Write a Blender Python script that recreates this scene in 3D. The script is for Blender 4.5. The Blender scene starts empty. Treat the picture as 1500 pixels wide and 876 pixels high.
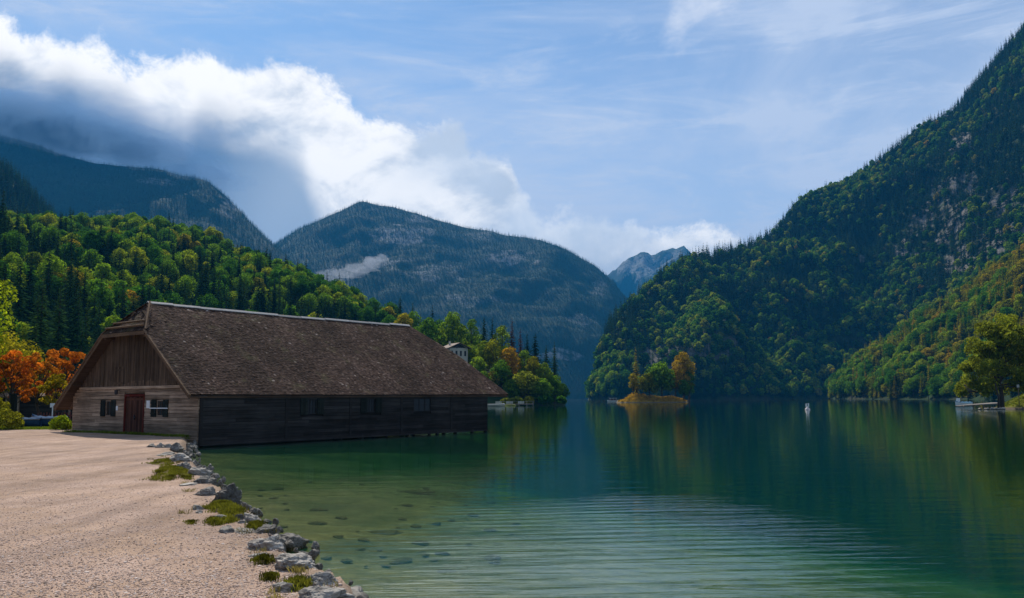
import bpy, math, random
import numpy as np
from math import radians as R
rng = np.random.default_rng(7)
random.seed(7)
SC = bpy.context.scene
COL = SC.collection
# ------------------------------------------------------------------ camera
F, PW, PH = 1250.0, 1500, 876
PITCH = math.atan(145.5 / F); ROLL = R(0.35); CZ = 2.4
cd = bpy.data.cameras.new('camera'); cam = bpy.data.objects.new('camera', cd); COL.objects.link(cam)
cd.sensor_width = 36.0; cd.lens = 36.0 * F / PW; cd.clip_end = 60000; cd.clip_start = 0.1
cam.location = (0, 0, CZ)
cam.rotation_mode = 'QUATERNION'
from mathutils import Quaternion, Vector, Matrix
cam.rotation_quaternion = Quaternion((1, 0, 0), math.pi / 2 + PITCH) @ Quaternion((0, 0, 1), -ROLL)
SC.camera = cam

def ray(px, py):
    a, b = px - PW / 2, -(py - PH / 2)
    c, s = math.cos(-ROLL), math.sin(-ROLL)
    a, b = a * c - b * s, a * s + b * c
    y = F * math.cos(PITCH) - b * math.sin(PITCH); z = F * math.sin(PITCH) + b * math.cos(PITCH)
    return a / y, z / y
def at(px, py, Y):
    u, v = ray(px, py); return np.array([u * Y, Y, CZ + v * Y])
def gnd(px, py, z=0.0):
    u, v = ray(px, py); Y = (z - CZ) / v; return np.array([u * Y, Y, z])
def proj(P):
    P = np.atleast_2d(P); x, y, z = P[:, 0], P[:, 1], P[:, 2] - CZ
    d = y * math.cos(PITCH) + z * math.sin(PITCH); b = -y * math.sin(PITCH) + z * math.cos(PITCH)
    d = np.where(np.abs(d) < 1e-6, 1e-6, d)
    a, b = x / d * F, b / d * F
    c, s = math.cos(ROLL), math.sin(ROLL)
    return a * c - b * s + PW / 2, PH / 2 - (a * s + b * c), d
# ------------------------------------------------------------------ numpy noise
def _h(i, j, k, seed):
    n = (i * 374761393 + j * 668265263 + k * 2147483647 + seed * 974634777) & 0xffffffff
    n = ((n ^ (n >> 13)) * 1274126177) & 0xffffffff
    return ((n ^ (n >> 16)) & 0xffffff) / float(0xffffff)
def vnoise(p, seed=0):
    p = np.asarray(p, float); i = np.floor(p).astype(np.int64); f = p - i; f = f * f * (3 - 2 * f)
    r = 0
    for dx in (0, 1):
        for dy in (0, 1):
            for dz in (0, 1):
                w = (f[..., 0] if dx else 1 - f[..., 0]) * (f[..., 1] if dy else 1 - f[..., 1]) * (f[..., 2] if dz else 1 - f[..., 2])
                r = r + w * _h(i[..., 0] + dx, i[..., 1] + dy, i[..., 2] + dz, seed)
    return r * 2 - 1
def fbm(p, oct=5, seed=0, gain=.5):
    p = np.asarray(p, float); a = 1; r = 0; s = 1
    for o in range(oct):
        r = r + a * vnoise(p * s + o * 17.3, seed + o); a *= gain; s *= 2.03
    return r
def sstep(a, b, x):
    t = np.clip((x - a) / (b - a), 0, 1); return t * t * (3 - 2 * t)
# ------------------------------------------------------------------ object helpers
def link(o, parent=None):
    COL.objects.link(o)
    if parent is not None: o.parent = parent
    return o
def tag(o, label=None, cat=None, group=None, kind=None):
    if label: o['label'] = label
    if cat: o['category'] = cat
    if group: o['group'] = group
    if kind: o['kind'] = kind
    return o
def thing(name, label, cat, loc=(0, 0, 0), rz=0, group=None):
    o = bpy.data.objects.new(name, None); COL.objects.link(o); o.location = loc; o.rotation_euler = (0, 0, rz)
    o.empty_display_size = .3
    return tag(o, label, cat, group)
def npmesh(name, V, Fc, mats=(), smooth=False, midx=None, attrs=None):
    """V (n,3); Fc array (m,k) of one polygon size or list of lists"""
    me = bpy.data.meshes.new(name)
    if isinstance(Fc, np.ndarray):
        V = np.asarray(V, np.float32); m, k = Fc.shape
        me.vertices.add(len(V)); me.vertices.foreach_set('co', V.ravel())
        me.loops.add(m * k); me.loops.foreach_set('vertex_index', Fc.astype(np.int32).ravel())
        me.polygons.add(m); me.polygons.foreach_set('loop_start', np.arange(0, m * k, k, dtype=np.int32))
        me.polygons.foreach_set('loop_total', np.full(m, k, np.int32))
    else:
        me.from_pydata([tuple(v) for v in V], [], Fc)
    for mt in mats: me.materials.append(mt)
    if midx is not None: me.polygons.foreach_set('material_index', np.asarray(midx, np.int32))
    me.update(calc_edges=True); me.validate()
    me.polygons.foreach_set('use_smooth', np.full(len(me.polygons), smooth, bool))
    if attrs:
        for an, (dom, val) in attrs.items():
            a = me.attributes.new(an, 'FLOAT', dom); a.data.foreach_set('value', np.asarray(val, np.float32))
    return me
class MB:
    """collects boxes, tubes and polygons, links them as ONE mesh"""
    def __init__(s): s.v = []; s.f = []; s.t = []
    def poly(s, pts, tint=.5):
        n = len(s.v); s.v += [tuple(map(float, p)) for p in pts]; s.f.append(list(range(n, n + len(pts)))); s.t.append(tint)
    def hexa(s, p, tint=.5):       # 8 points: bottom 4 ccw, top 4 ccw
        n = len(s.v); s.v += [tuple(map(float, q)) for q in p]
        for q in ((3, 2, 1, 0), (4, 5, 6, 7), (0, 1, 5, 4), (1, 2, 6, 5), (2, 3, 7, 6), (3, 0, 4, 7)):
            s.f.append([n + i for i in q]); s.t.append(tint)
    def box(s, x0, x1, y0, y1, z0, z1, tint=.5, j=0):
        r = lambda: random.uniform(-j, j)
        s.hexa([(x0 + r(), y0 + r(), z0 + r()), (x1 + r(), y0 + r(), z0 + r()), (x1 + r(), y1 + r(), z0 + r()), (x0 + r(), y1 + r(), z0 + r()),
                (x0 + r(), y0 + r(), z1 + r()), (x1 + r(), y0 + r(), z1 + r()), (x1 + r(), y1 + r(), z1 + r()), (x0 + r(), y1 + r(), z1 + r())], tint)
    def bar(s, a, b, w, h, tint=.5):
        a, b = Vector(a), Vector(b); d = (b - a).normalized()
        u = d.cross(Vector((0, 0, 1)));  u = u.normalized() if u.length > 1e-4 else Vector((1, 0, 0)); v = u.cross(d).normalized()
        P = []
        for q in (a, b):
            P += [q - u * w / 2 - v * h / 2, q + u * w / 2 - v * h / 2, q + u * w / 2 + v * h / 2, q - u * w / 2 + v * h / 2]
        s.hexa(P, tint)
    def tube(s, pts, rad, k=8, tint=.5, cap=True):
        n0 = len(s.v); m = len(pts); pv = None
        for i, p in enumerate(pts):
            p = Vector(p); d = Vector(pts[min(i + 1, m - 1)]) - Vector(pts[max(i - 1, 0)]); d.normalize()
            u = d.cross(Vector((0.3, 1, 0.1))).normalized(); v = d.cross(u)
            for q in range(k):
                a = 2 * math.pi * q / k
                c = p + (u * math.cos(a) + v * math.sin(a)) * rad[i]; s.v.append(tuple(c))
        for i in range(m - 1):
            for q in range(k):
                a = n0 + i * k + q; b = n0 + i * k + (q + 1) % k
                s.f.append([a, b, b + k, a + k]); s.t.append(tint)
        if cap:
            s.f.append([n0 + q for q in range(k)][::-1]); s.t.append(tint)
            s.f.append([n0 + (m - 1) * k + q for q in range(k)]); s.t.append(tint)
    def lathe(s, prof, k=20, o=(0, 0, 0), tint=.5):
        n0 = len(s.v)
        for r, z in prof:
            for q in range(k):
                a = 2 * math.pi * q / k; s.v.append((o[0] + r * math.cos(a), o[1] + r * math.sin(a), o[2] + z))
        for i in range(len(prof) - 1):
            for q in range(k):
                a = n0 + i * k + q; b = n0 + i * k + (q + 1) % k
                s.f.append([a, b, b + k, a + k]); s.t.append(tint)
    def build(s, name, mat, parent=None, smooth=False, loc=None):
        me = npmesh(name, s.v, s.f, mat if isinstance(mat, (list, tuple)) else [mat], smooth, attrs={'tint': ('FACE', s.t)})
        o = link(bpy.data.objects.new(name, me), parent)
        if loc is not None: o.location = loc
        return o
# ------------------------------------------------------------------ material helpers
def new_mat(name):
    m = bpy.data.materials.new(name); m.use_nodes = True; m.node_tree.nodes.clear()
    return m, m.node_tree
class NT:
    def __init__(s, nt): s.nt = nt
    def n(s, t, **kw):
        x = s.nt.nodes.new(t)
        for k, v in kw.items(): setattr(x, k, v)
        return x
    def l(s, a, b): s.nt.links.new(a, b)
    def inp(s, sock, v):
        if isinstance(v, bpy.types.NodeSocket): s.l(v, sock)
        elif v is not None:
            if isinstance(v, (tuple, list)) and len(v) == 3 and sock.type == 'RGBA': v = (*v, 1)
            sock.default_value = v
    def math(s, op, a, b=None, c=None, clamp=False):
        x = s.n('ShaderNodeMath', operation=op); x.use_clamp = clamp
        s.inp(x.inputs[0], a)
        if b is not None: s.inp(x.inputs[1], b)
        if c is not None: s.inp(x.inputs[2], c)
        return x.outputs[0]
    def mix(s, fac, a, b, mode='MIX'):
        x = s.n('ShaderNodeMix', data_type='RGBA', blend_type=mode); x.clamp_factor = True
        s.inp(x.inputs[0], fac); s.inp(x.inputs[6], a); s.inp(x.inputs[7], b); return x.outputs[2]
    def noise(s, vec, scale, detail=4, rough=.55, dist=0, dims='3D'):
        x = s.n('ShaderNodeTexNoise'); x.noise_dimensions = dims
        if vec is not None: s.l(vec, x.inputs['Vector'])
        x.inputs['Scale'].default_value = scale; x.inputs['Detail'].default_value = detail
        x.inputs['Roughness'].default_value = rough; x.inputs['Distortion'].default_value = dist
        return x.outputs['Fac']
    def mapr(s, v, a, b, c=0, d=1, smooth=False):
        x = s.n('ShaderNodeMapRange'); x.interpolation_type = 'SMOOTHSTEP' if smooth else 'LINEAR'
        s.inp(x.inputs['Value'], v)
        for i, q in enumerate((a, b, c, d)): s.inp(x.inputs[i + 1], q)
        return x.outputs[0]
    def ramp(s, fac, stops, interp='LINEAR'):
        x = s.n('ShaderNodeValToRGB'); x.color_ramp.interpolation = interp; e = x.color_ramp.elements
        while len(e) < len(stops): e.new(0.5)
        for q, (p, c) in zip(e, stops): q.position = p; q.color = (*c, 1)
        s.inp(x.inputs[0], fac); return x.outputs[0]
    def mapping(s, vec, scale=(1, 1, 1), rot=(0, 0, 0), loc=(0, 0, 0)):
        x = s.n('ShaderNodeMapping'); s.l(vec, x.inputs[0]); x.inputs['Scale'].default_value = scale
        x.inputs['Rotation'].default_value = rot; x.inputs['Location'].default_value = loc; return x.outputs[0]
    def bump(s, h, strength=.5, dist=.05, normal=None):
        x = s.n('ShaderNodeBump'); s.l(h, x.inputs['Height']); x.inputs['Strength'].default_value = strength
        x.inputs['Distance'].default_value = dist
        if normal is not None: s.l(normal, x.inputs['Normal'])
        return x.outputs[0]
    def attr(s, name): return s.n('ShaderNodeAttribute', attribute_name=name).outputs['Fac']
    def pos(s): return s.n('ShaderNodeNewGeometry').outputs['Position']
    def obj(s): return s.n('ShaderNodeTexCoord').outputs['Object']
    def rnd(s): return s.n('ShaderNodeObjectInfo').outputs['Random']
    def principled(s, col, rough=.8, normal=None, spec=.3, **kw):
        x = s.n('ShaderNodeBsdfPrincipled'); s.inp(x.inputs['Base Color'], col); s.inp(x.inputs['Roughness'], rough)
        x.inputs['Specular IOR Level'].default_value = spec
        if normal is not None: s.l(normal, x.inputs['Normal'])
        for k, v in kw.items(): s.inp(x.inputs[k.replace('_', ' ')], v)
        return x.outputs[0]
    def out(s, surf=None, vol=None):
        o = s.n('ShaderNodeOutputMaterial')
        if surf is not None: s.l(surf, o.inputs['Surface'])
        if vol is not None: s.l(vol, o.inputs['Volume'])
def simple(name, col, rough=.7, var=.25, scale=6, spec=.3, bump=0, tint=True, metal=0):
    m, nt = new_mat(name); N = NT(nt)
    nz = N.noise(N.obj(), scale, 6, .65)
    k = N.mapr(nz, .3, .7, 1 - var, 1 + var)
    if tint: k = N.math('MULTIPLY', k, N.mapr(N.attr('tint'), 0, 1, 1 - var * 1.4, 1 + var * 1.4))
    c = N.mix(1, col, k, 'MULTIPLY')
    nrm = N.bump(nz, bump, .02) if bump else None
    N.out(N.principled(c, rough, nrm, spec, Metallic=metal)); return m
def wood(name, dark, light, axis='x', rough=.85, scale=1.0, streak=18):
    """weathered timber; grain runs along the given local axis; 'tint' per board"""
    m, nt = new_mat(name); N = NT(nt)
    sc = {'x': (.6, streak, streak), 'y': (streak, .6, streak), 'z': (streak, streak, .6)}[axis]
    v = N.mapping(N.obj(), tuple(q * scale for q in sc))
    g = N.noise(v, 1.0, 8, .7, .4)
    big = N.noise(N.obj(), .45, 5, .65)
    c = N.mix(N.mapr(g, .3, .72), dark, light)
    c = N.mix(1, c, N.mapr(N.attr('tint'), 0, 1, .6, 1.35), 'MULTIPLY')
    c = N.mix(1, c, N.mapr(big, .3, .7, .62, 1.3), 'MULTIPLY')
    b = N.bump(g, .5, .012)
    N.out(N.principled(c, .95, b, .08)); return m
def foliage(name, stops, trans=.4, lum=(.55, 1.5), nscale=.35):
    m, nt = new_mat(name); N = NT(nt)
    base = N.ramp(N.rnd(), stops)
    nz = N.noise(N.obj(), nscale, 3, .6)
    k = N.mapr(nz, .35, .65, lum[0], lum[1])
    k = N.math('MULTIPLY', k, N.mapr(N.attr('tint'), 0, 1, .65, 1.35))
    c = N.mix(1, base, k, 'MULTIPLY')
    d = N.n('ShaderNodeBsdfDiffuse'); N.l(c, d.inputs[0])
    t = N.n('ShaderNodeBsdfTranslucent'); N.l(N.mix(1, c, (1.25, 1.2, .55), 'MULTIPLY'), t.inputs[0])
    ms = N.n('ShaderNodeMixShader'); ms.inputs[0].default_value = trans; N.l(d.outputs[0], ms.inputs[1]); N.l(t.outputs[0], ms.inputs[2])
    N.out(ms.outputs[0]); return m
M = {}
M['broad'] = foliage('broadleaf_foliage', [(0, (.026, .085, .012)), (.35, (.055, .15, .014)), (.7, (.13, .23, .016)), (1, (.25, .28, .018))], .45)
M['spruce'] = foliage('spruce_needles', [(0, (.010, .030, .016)), (.6, (.018, .05, .02)), (1, (.035, .075, .022))], .2)
M['far'] = foliage('far_forest_needles', [(0, (.012, .035, .018)), (.6, (.02, .05, .022)), (1, (.04, .08, .026))], .2, nscale=.05)
M['gold'] = foliage('golden_foliage', [(0, (.11, .16, .014)), (.4, (.19, .20, .015)), (.85, (.27, .22, .016)), (1, (.31, .19, .016))], .45)
M['olive'] = foliage('olive_lit_leaves', [(0, (.20, .23, .03)), (1, (.24, .24, .03))], .5, (.6, 1.5), .5)
M['green'] = foliage('fresh_green_leaves', [(0, (.07, .16, .015)), (1, (.17, .24, .02))], .5, (.55, 1.5), .4)
M['orange'] = foliage('orange_autumn_foliage', [(0, (.42, .10, .016)), (.5, (.46, .14, .018)), (1, (.34, .15, .02))], .5, (.5, 1.5), .6)
M['isle_gold'] = foliage('amber_foliage', [(0, (.27, .22, .012)), (1, (.35, .20, .012))], .45)
M['dead'] = foliage('bare_larch_twigs', [(0, (.085, .035, .03)), (1, (.10, .045, .035))], .1)
M['shrub'] = foliage('bright_shrub_leaves', [(0, (.15, .19, .022)), (1, (.22, .22, .024))], .5, nscale=1.5)
M['bark'] = simple('bark', (.055, .04, .03), .9, .4, 8, bump=.6)
M['barklight'] = simple('pale_bark', (.16, .12, .09), .9, .4, 8, bump=.6)
# ------------------------------------------------------------------ trees
def cards(C, Nn, S, asp=1.0, rg=rng):
    """leaf-clump faces: centres, normals, sizes -> verts, quads"""
    n = len(C); r = rg.normal(size=(n, 3)); Nn = Nn / (np.linalg.norm(Nn, axis=1, keepdims=True) + 1e-9)
    u = np.cross(Nn, r); u /= (np.linalg.norm(u, axis=1, keepdims=True) + 1e-9); v = np.cross(Nn, u)
    S = S[:, None]
    j = lambda: 1 + rg.uniform(-.35, .35, (n, 1))
    P = np.stack([C - u * S * .62 * j(), C - v * S * .5 * asp * j() + Nn * S * .12, C + u * S * .62 * j(), C + v * S * .5 * asp * j() + Nn * S * .12], 1)
    return P.reshape(-1, 3), np.arange(n * 4).reshape(n, 4)
def tube_np(pts, rad, k=6):
    b = MB(); b.tube([tuple(p) for p in pts], rad, k); return b
def broadleaf_parts(seed, H, Wd, trunk_h, lobes=12, per=130, leaf=.5, squash=1.0, hollow=.6, bottom=-.75):
    rg = np.random.default_rng(seed)
    ch = H - trunk_h; cz = trunk_h + ch * .5
    C = []; Nn = []; S = []; T = []; limbs = []
    for i in range(lobes):
        g = (i + .5) / lobes
        zz = bottom + (1.0 - bottom) * (1 - g) ; ph = i * 2.39996 + rg.uniform(-.3, .3)
        rr = math.sqrt(max(0, 1 - zz * zz)) * rg.uniform(.55, .72)
        if i == 0: rr *= .2
        env = np.array([rr * math.cos(ph) * Wd / 2, rr * math.sin(ph) * Wd / 2, zz * ch * .5 * .74 * squash])
        lc = env + [0, 0, cz]; lr = Wd * rg.uniform(.17, .27)
        limbs.append(lc)
        m = int(per * (lr / (Wd * .22)) ** 2)
        d = rg.normal(size=(m, 3)); d[:, 2] += .25; d /= np.linalg.norm(d, axis=1, keepdims=True)
        bumpy = 1 + .22 * vnoise(d * 2.2 + seed + i * 5, seed)
        rad = lr * (hollow + (1.08 - hollow) * rg.random(m) ** .45) * bumpy
        p = lc + d * rad[:, None] * [1, 1, .82]
        C.append(p); Nn.append(d * 1.0 + rg.normal(size=(m, 3)) * .55); S.append(leaf * rg.uniform(.6, 1.35, m))
        T.append(np.clip(.5 + rg.normal(size=m) * .22 + rg.uniform(-.2, .2), 0, 1))
    C = np.vstack(C); Nn = np.vstack(Nn); S = np.concatenate(S); T = np.concatenate(T)
    V, Q = cards(C, Nn, S, rg=rg)
    tb = MB(); r0 = .018 * H + .06
    tb.tube([(0, 0, -.6), (0.02 * H * rg.uniform(-1, 1), .01 * H, trunk_h * .6), (.02 * H * rg.uniform(-1, 1), 0, trunk_h * 1.1), (0, 0, cz), (0, 0, H * .85)], [r0 * 1.35, r0, r0 * .85, r0 * .5, r0 * .12], 8)
    for q in limbs[1:]:
        z0 = trunk_h * rg.uniform(.75, 1.1) + (q[2] - trunk_h) * .25
        a = np.array([0, 0, max(z0, trunk_h * .6)]); mid = a * .5 + q * .5 + [0, 0, -.03 * H]
        tb.tube([tuple(a), tuple(mid), tuple(q)], [r0 * .42, r0 * .28, r0 * .1], 5, cap=False)
    return V, Q, T, tb
def spruce_parts(seed, H, Rb, levels=30, per=9, droop=.35, bare=.06, ragged=.3, fine=2):
    rg = np.random.default_rng(seed); Vs = []; T = []
    for L in range(levels):
        g = L / (levels - 1); z = H * (bare + (1 - bare) * g)
        ln = Rb * (1 - g) ** .75 * (1 if g > .12 else .75 + g * 2) + .03 * Rb
        nb = max(3, int(per * (1 - .55 * g)))
        for b in range(nb):
            a = 2 * math.pi * (b + rg.random()) / nb; l = ln * (1 + rg.uniform(-ragged, ragged)); w = max(.16 * l + .05 * Rb, .07 * H / levels)
            dz = -droop * l * rg.uniform(.5, 1.3) + (.35 * l if g > .85 else 0); zz = z + rg.uniform(-.5, .5) * H / levels
            e = np.array([math.cos(a), math.sin(a), 0]); s = np.array([-e[1], e[0], 0])
            for q in range(fine):
                o0 = l * q / fine * .8; o1 = l * (q + 1) / fine * (1.0 if q == fine - 1 else 1.05)
                ww = w * (1.25 - .55 * q / max(1, fine - 1)) ; t = rg.uniform(-.3, .3) * ww
                p0 = e * o0 + [0, 0, zz + dz * (o0 / l)]; p1 = e * o1 + [0, 0, zz + dz * (o1 / l) ** 1.2]
                mid = (p0 + p1) / 2
                Vs += [p0, mid + s * ww + [0, 0, -ww * .55 + t], p1, mid - s * ww + [0, 0, -ww * .55 - t]]
                T.append(np.clip(.5 + rg.normal() * .22, 0, 1))
    V = np.array(Vs); Q = np.arange(len(V)).reshape(-1, 4)
    tb = MB(); r0 = .011 * H + .04
    tb.tube([(0, 0, -.8), (0, 0, H * .4), (0, 0, H * .99)], [r0 * 1.2, r0 * .75, .02], 6)
    return V, Q, np.array(T), tb
def joined_tree(name, parts, leafmat, barkmat):
    V, Q, T, tb = parts
    n = len(V); V2 = np.vstack([V, np.array(tb.v)])
    Fc = [list(q) for q in Q] + [[i + n for i in f] for f in tb.f]
    return npmesh(name, V2, Fc, [leafmat, barkmat], False, [0] * len(Q) + [1] * len(tb.f), {'tint': ('FACE', list(T) + tb.t)})
def tree_two(name, parts, leafmat, barkmat, label, loc, rz=0, cat='tree', group=None, scale=1, crown_label=None):
    V, Q, T, tb = parts
    t = thing(name, label, cat, loc, rz, group); t.scale = (scale,) * 3
    link(bpy.data.objects.new('crown', npmesh('crown', V, Q, [leafmat], False, None, {'tint': ('FACE', T)})), t)
    tb.build('trunk', barkmat, t, True)
    return t
def copy_tree(o, parent=None):
    c = o.copy(); COL.objects.link(c); c.parent = parent
    for ch in list(o.children): copy_tree(ch, c)
    return c
# ------------------------------------------------------------------ terrain
M['floor'] = None
def terrain_mat(name, green, rockc, soil=(.05, .045, .03)):
    m, nt = new_mat(name); N = NT(nt); p = N.pos()
    n1 = N.noise(p, .02, 8, .65); n2 = N.noise(p, .15, 6, .7)
    g = N.mix(N.mapr(n2, .35, .65), green, tuple(c * 2.2 for c in green))
    g = N.mix(N.mapr(n1, .5, .65), g, soil)
    st = N.noise(N.mapping(p, (1, 1, .25)), .06, 9, .75, .3)
    rk = N.mix(N.mapr(st, .35, .68), tuple(c * .3 for c in rockc), rockc)
    rk = N.mix(N.mapr(N.noise(p, .035, 6, .7), .48, .6), rk, tuple(c * 1.6 for c in green))
    f = N.attr('rock'); f = N.mapr(N.math('ADD', f, N.math('MULTIPLY', N.math('SUBTRACT', n2, .5), .8)), .4, .6)
    c = N.mix(f, g, rk)
    N.out(N.principled(c, .95, N.bump(N.math('ADD', n2, st), .8, 2.5), .1)); return m
M['near_hill'] = terrain_mat('wooded_hill_ground', (.012, .024, .008), (.24, .22, .20), (.028, .028, .015))
M['far_hill'] = terrain_mat('far_mountain_ground', (.009, .02, .010), (.24, .25, .25), (.016, .024, .014))
def interp(pts, n):
    pts = np.array(pts, float); d = np.r_[0, np.cumsum(np.hypot(np.diff(pts[:, 0]), np.diff(pts[:, 1]) if pts.shape[1] > 2 else 0) + 1e-6)]
    t = np.linspace(0, d[-1], n); return np.stack([np.interp(t, d, pts[:, k]) for k in range(pts.shape[1])], 1)
MASKS = {}
class Hill:
    def __init__(s, name, ridge, base, nu, nv, amp, nscale, prof=1.15, back=1.3, mat='near_hill', rocks=(), zb=-6, gul=0, seed=0, ridge_noise=.25, bdir=0):
        s.name = name
        Rr = interp(ridge, nu); bx = np.interp(Rr[:, 0], [b[0] for b in base], [b[1] for b in base])
        rid = np.array([at(*r) for r in Rr])
        bs = np.array([at(r[0], 600, Y) for r, Y in zip(Rr, bx)]); bs[:, 2] = zb
        # straighten base x so that it follows the rays of the ridge columns
        vs = np.r_[np.linspace(0, 1, nv), 1 + np.linspace(0, 1, 14)[1:] * .9]
        G = np.zeros((len(vs), nu, 3))
        for i, v in enumerate(vs):
            if v <= 1:
                G[i, :, :2] = bs[:, :2] + (rid - bs)[:, :2] * v
                h = v ** prof
                G[i, :, 2] = bs[:, 2] + (rid - bs)[:, 2] * h
            else:
                w = v - 1; ext = (rid - bs)[:, :2]; L = np.linalg.norm(ext, axis=1, keepdims=True)
                G[i, :, :2] = rid[:, :2] + np.array([bdir, 1.0]) * (L * w * back)
                G[i, :, 2] = rid[:, 2] + (zb - rid[:, 2]) * (w / .9) ** 1.2
        V = G.reshape(-1, 3); vv = np.repeat(vs, nu)
        env = np.sin(np.clip(vv, 0, 1) * math.pi) * (1 - ridge_noise) + ridge_noise * np.clip(vv * 4, 0, 1)
        env = np.where(vv > 1, ridge_noise, env)
        nz = fbm(V / nscale, 6, seed, .52)
        if gul: nz = nz + gul * (1 - 2 * np.abs(fbm(np.stack([V[:, 0] / nscale * 2.2, V[:, 1] / nscale * 1.2, V[:, 2] * 0], 1), 4, seed + 9)))
        V = V + np.stack([nz * .3 * amp * env, -nz * .7 * amp * env, nz * amp * env], 1)
        s.V = V; s.nu, s.nvt = nu, len(vs); s.vs = vs
        i, j = np.meshgrid(np.arange(s.nvt - 1), np.arange(nu - 1), indexing='ij'); a = (i * nu + j).ravel()
        s.Q = np.stack([a, a + 1, a + 1 + nu, a + nu], 1)
        s.rocks = rocks
        rk = s.rockness(V)
        me = npmesh(name, V, s.Q, [M[mat]], True, None, {'rock': ('POINT', rk)})
        tag(link(bpy.data.objects.new(name, me)), kind='structure')
    def rockness(s, P):
        px, py, d = proj(P); r = np.zeros(len(P))
        nz = fbm(P / 45.0, 4, 5) * .55
        for (cx, cy, rx, ry, k) in s.rocks:
            r = np.maximum(r, k * np.clip(1.5 - np.hypot((px - cx) / rx, (py - cy) / ry) + nz, 0, 1))
        return r
    def sample(s, n, rg, vmax=1.02, minsep=None, zmin=.15, rockmax=.45, pxr=(-120, 1620), keep_rock=.04, sepk=1):
        G = s.V.reshape(s.nvt, s.nu, 3); k = int(np.searchsorted(s.vs, vmax))
        A = G[:-1, :-1][:k]; B = G[:-1, 1:][:k]; C = G[1:, :-1][:k]
        ar = np.linalg.norm(np.cross(B - A, C - A), axis=2).ravel(); ar = ar / ar.sum()
        idx = rg.choice(len(ar), n, p=ar); u, v = rg.random(n), rg.random(n)
        ii, jj = idx // (s.nu - 1), idx % (s.nu - 1)
        P = (G[ii, jj] * ((1 - u) * (1 - v))[:, None] + G[ii, jj + 1] * (u * (1 - v))[:, None] + G[ii + 1, jj] * ((1 - u) * v)[:, None] + G[ii + 1, jj + 1] * (u * v)[:, None])
        px, py, d = proj(P); rk = s.rockness(P)
        ok = (P[:, 2] > zmin) & (px > pxr[0]) & (px < pxr[1]) & ((rk < rockmax) | (rg.random(n) < keep_rock))
        P = P[ok]
        if minsep:
            c = np.floor((P + rg.uniform(0, minsep, 3)) / (minsep * 1.05)).astype(np.int64); key = c[:, 0] * 73856093 + c[:, 1] * 19349663 + c[:, 2] * 83492791
            P = P[np.unique(key, return_index=True)[1]]
        if False:
            cell = {}; out = []
            for p in P:
                c = (int(p[0] // minsep), int(p[1] // minsep), int(p[2] // minsep)); bad = False
                for dx in (-1, 0, 1):
                    for dy in (-1, 0, 1):
                        for dz in (-1, 0, 1):
                            for q in cell.get((c[0] + dx, c[1] + dy, c[2] + dz), ()):
                                if (q[0] - p[0]) ** 2 + (q[1] - p[1]) ** 2 + (q[2] - p[2]) ** 2 < minsep * minsep: bad = True; break
                            if bad: break
                        if bad: break
                    if bad: break
                if not bad: cell.setdefault(c, []).append(p); out.append(p)
            P = np.array(out)
        return P
def scatter(name, P, meshes, idx, scl, label, cat, rg, tilt=.05):
    """one stuff object that instances tree meshes on its points"""
    srcs = bpy.data.collections.new(name + '_sources')
    for k, me in enumerate(meshes):
        srcs.objects.link(bpy.data.objects.new('%s_source_%02d' % (name, k), me))
    me = bpy.data.meshes.new(name); me.vertices.add(len(P)); me.vertices.foreach_set('co', np.asarray(P, np.float32).ravel())
    a = me.attributes.new('idx', 'INT', 'POINT'); a.data.foreach_set('value', np.asarray(idx, np.int32))
    a = me.attributes.new('scl', 'FLOAT', 'POINT'); a.data.foreach_set('value', np.asarray(scl, np.float32))
    rot = np.stack([rg.normal(size=len(P)) * tilt, rg.normal(size=len(P)) * tilt, rg.uniform(0, 6.283, len(P))], 1)
    a = me.attributes.new('rot', 'FLOAT_VECTOR', 'POINT'); a.data.foreach_set('vector', rot.astype(np.float32).ravel())
    me.update()
    o = link(bpy.data.objects.new(name, me)); tag(o, label, cat, None, 'stuff')
    g = bpy.data.node_groups.new(name, 'GeometryNodeTree')
    g.interface.new_socket('Geometry', in_out='INPUT', socket_type='NodeSocketGeometry'); g.interface.new_socket('Geometry', in_out='OUTPUT', socket_type='NodeSocketGeometry')
    N = NT(g); gi = N.n('NodeGroupInput'); go = N.n('NodeGroupOutput'); ip = N.n('GeometryNodeInstanceOnPoints')
    ci = N.n('GeometryNodeCollectionInfo'); ci.inputs['Collection'].default_value = srcs; ci.inputs['Separate Children'].default_value = True; ci.inputs['Reset Children'].default_value = True
    def na(nm, ty):
        x = N.n('GeometryNodeInputNamedAttribute', data_type=ty); x.inputs['Name'].default_value = nm; return x.outputs['Attribute']
    N.l(gi.outputs[0], ip.inputs['Points']); N.l(ci.outputs[0], ip.inputs['Instance']); ip.inputs['Pick Instance'].default_value = True
    N.l(na('idx', 'INT'), ip.inputs['Instance Index']); N.l(na('rot', 'FLOAT_VECTOR'), ip.inputs['Rotation']); N.l(na('scl', 'FLOAT'), ip.inputs['Scale'])
    N.l(ip.outputs[0], go.inputs[0])
    md = o.modifiers.new('scatter', 'NODES'); md.node_group = g
    return o

# ================================================================== BARN FRAME
A0 = gnd(290, 655); B0 = gnd(713, 632)
dv = (B0 - A0) / np.linalg.norm(B0 - A0); pv = np.array([-dv[1], dv[0], 0]); BRZ = math.atan2(dv[1], dv[0])
def bw(t, s, z): return A0 + dv * t + pv * s + np.array([0, 0, z])
BL, BWd, SM = 23.6, 13.4, 6.75       # length, width, ridge position
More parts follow.
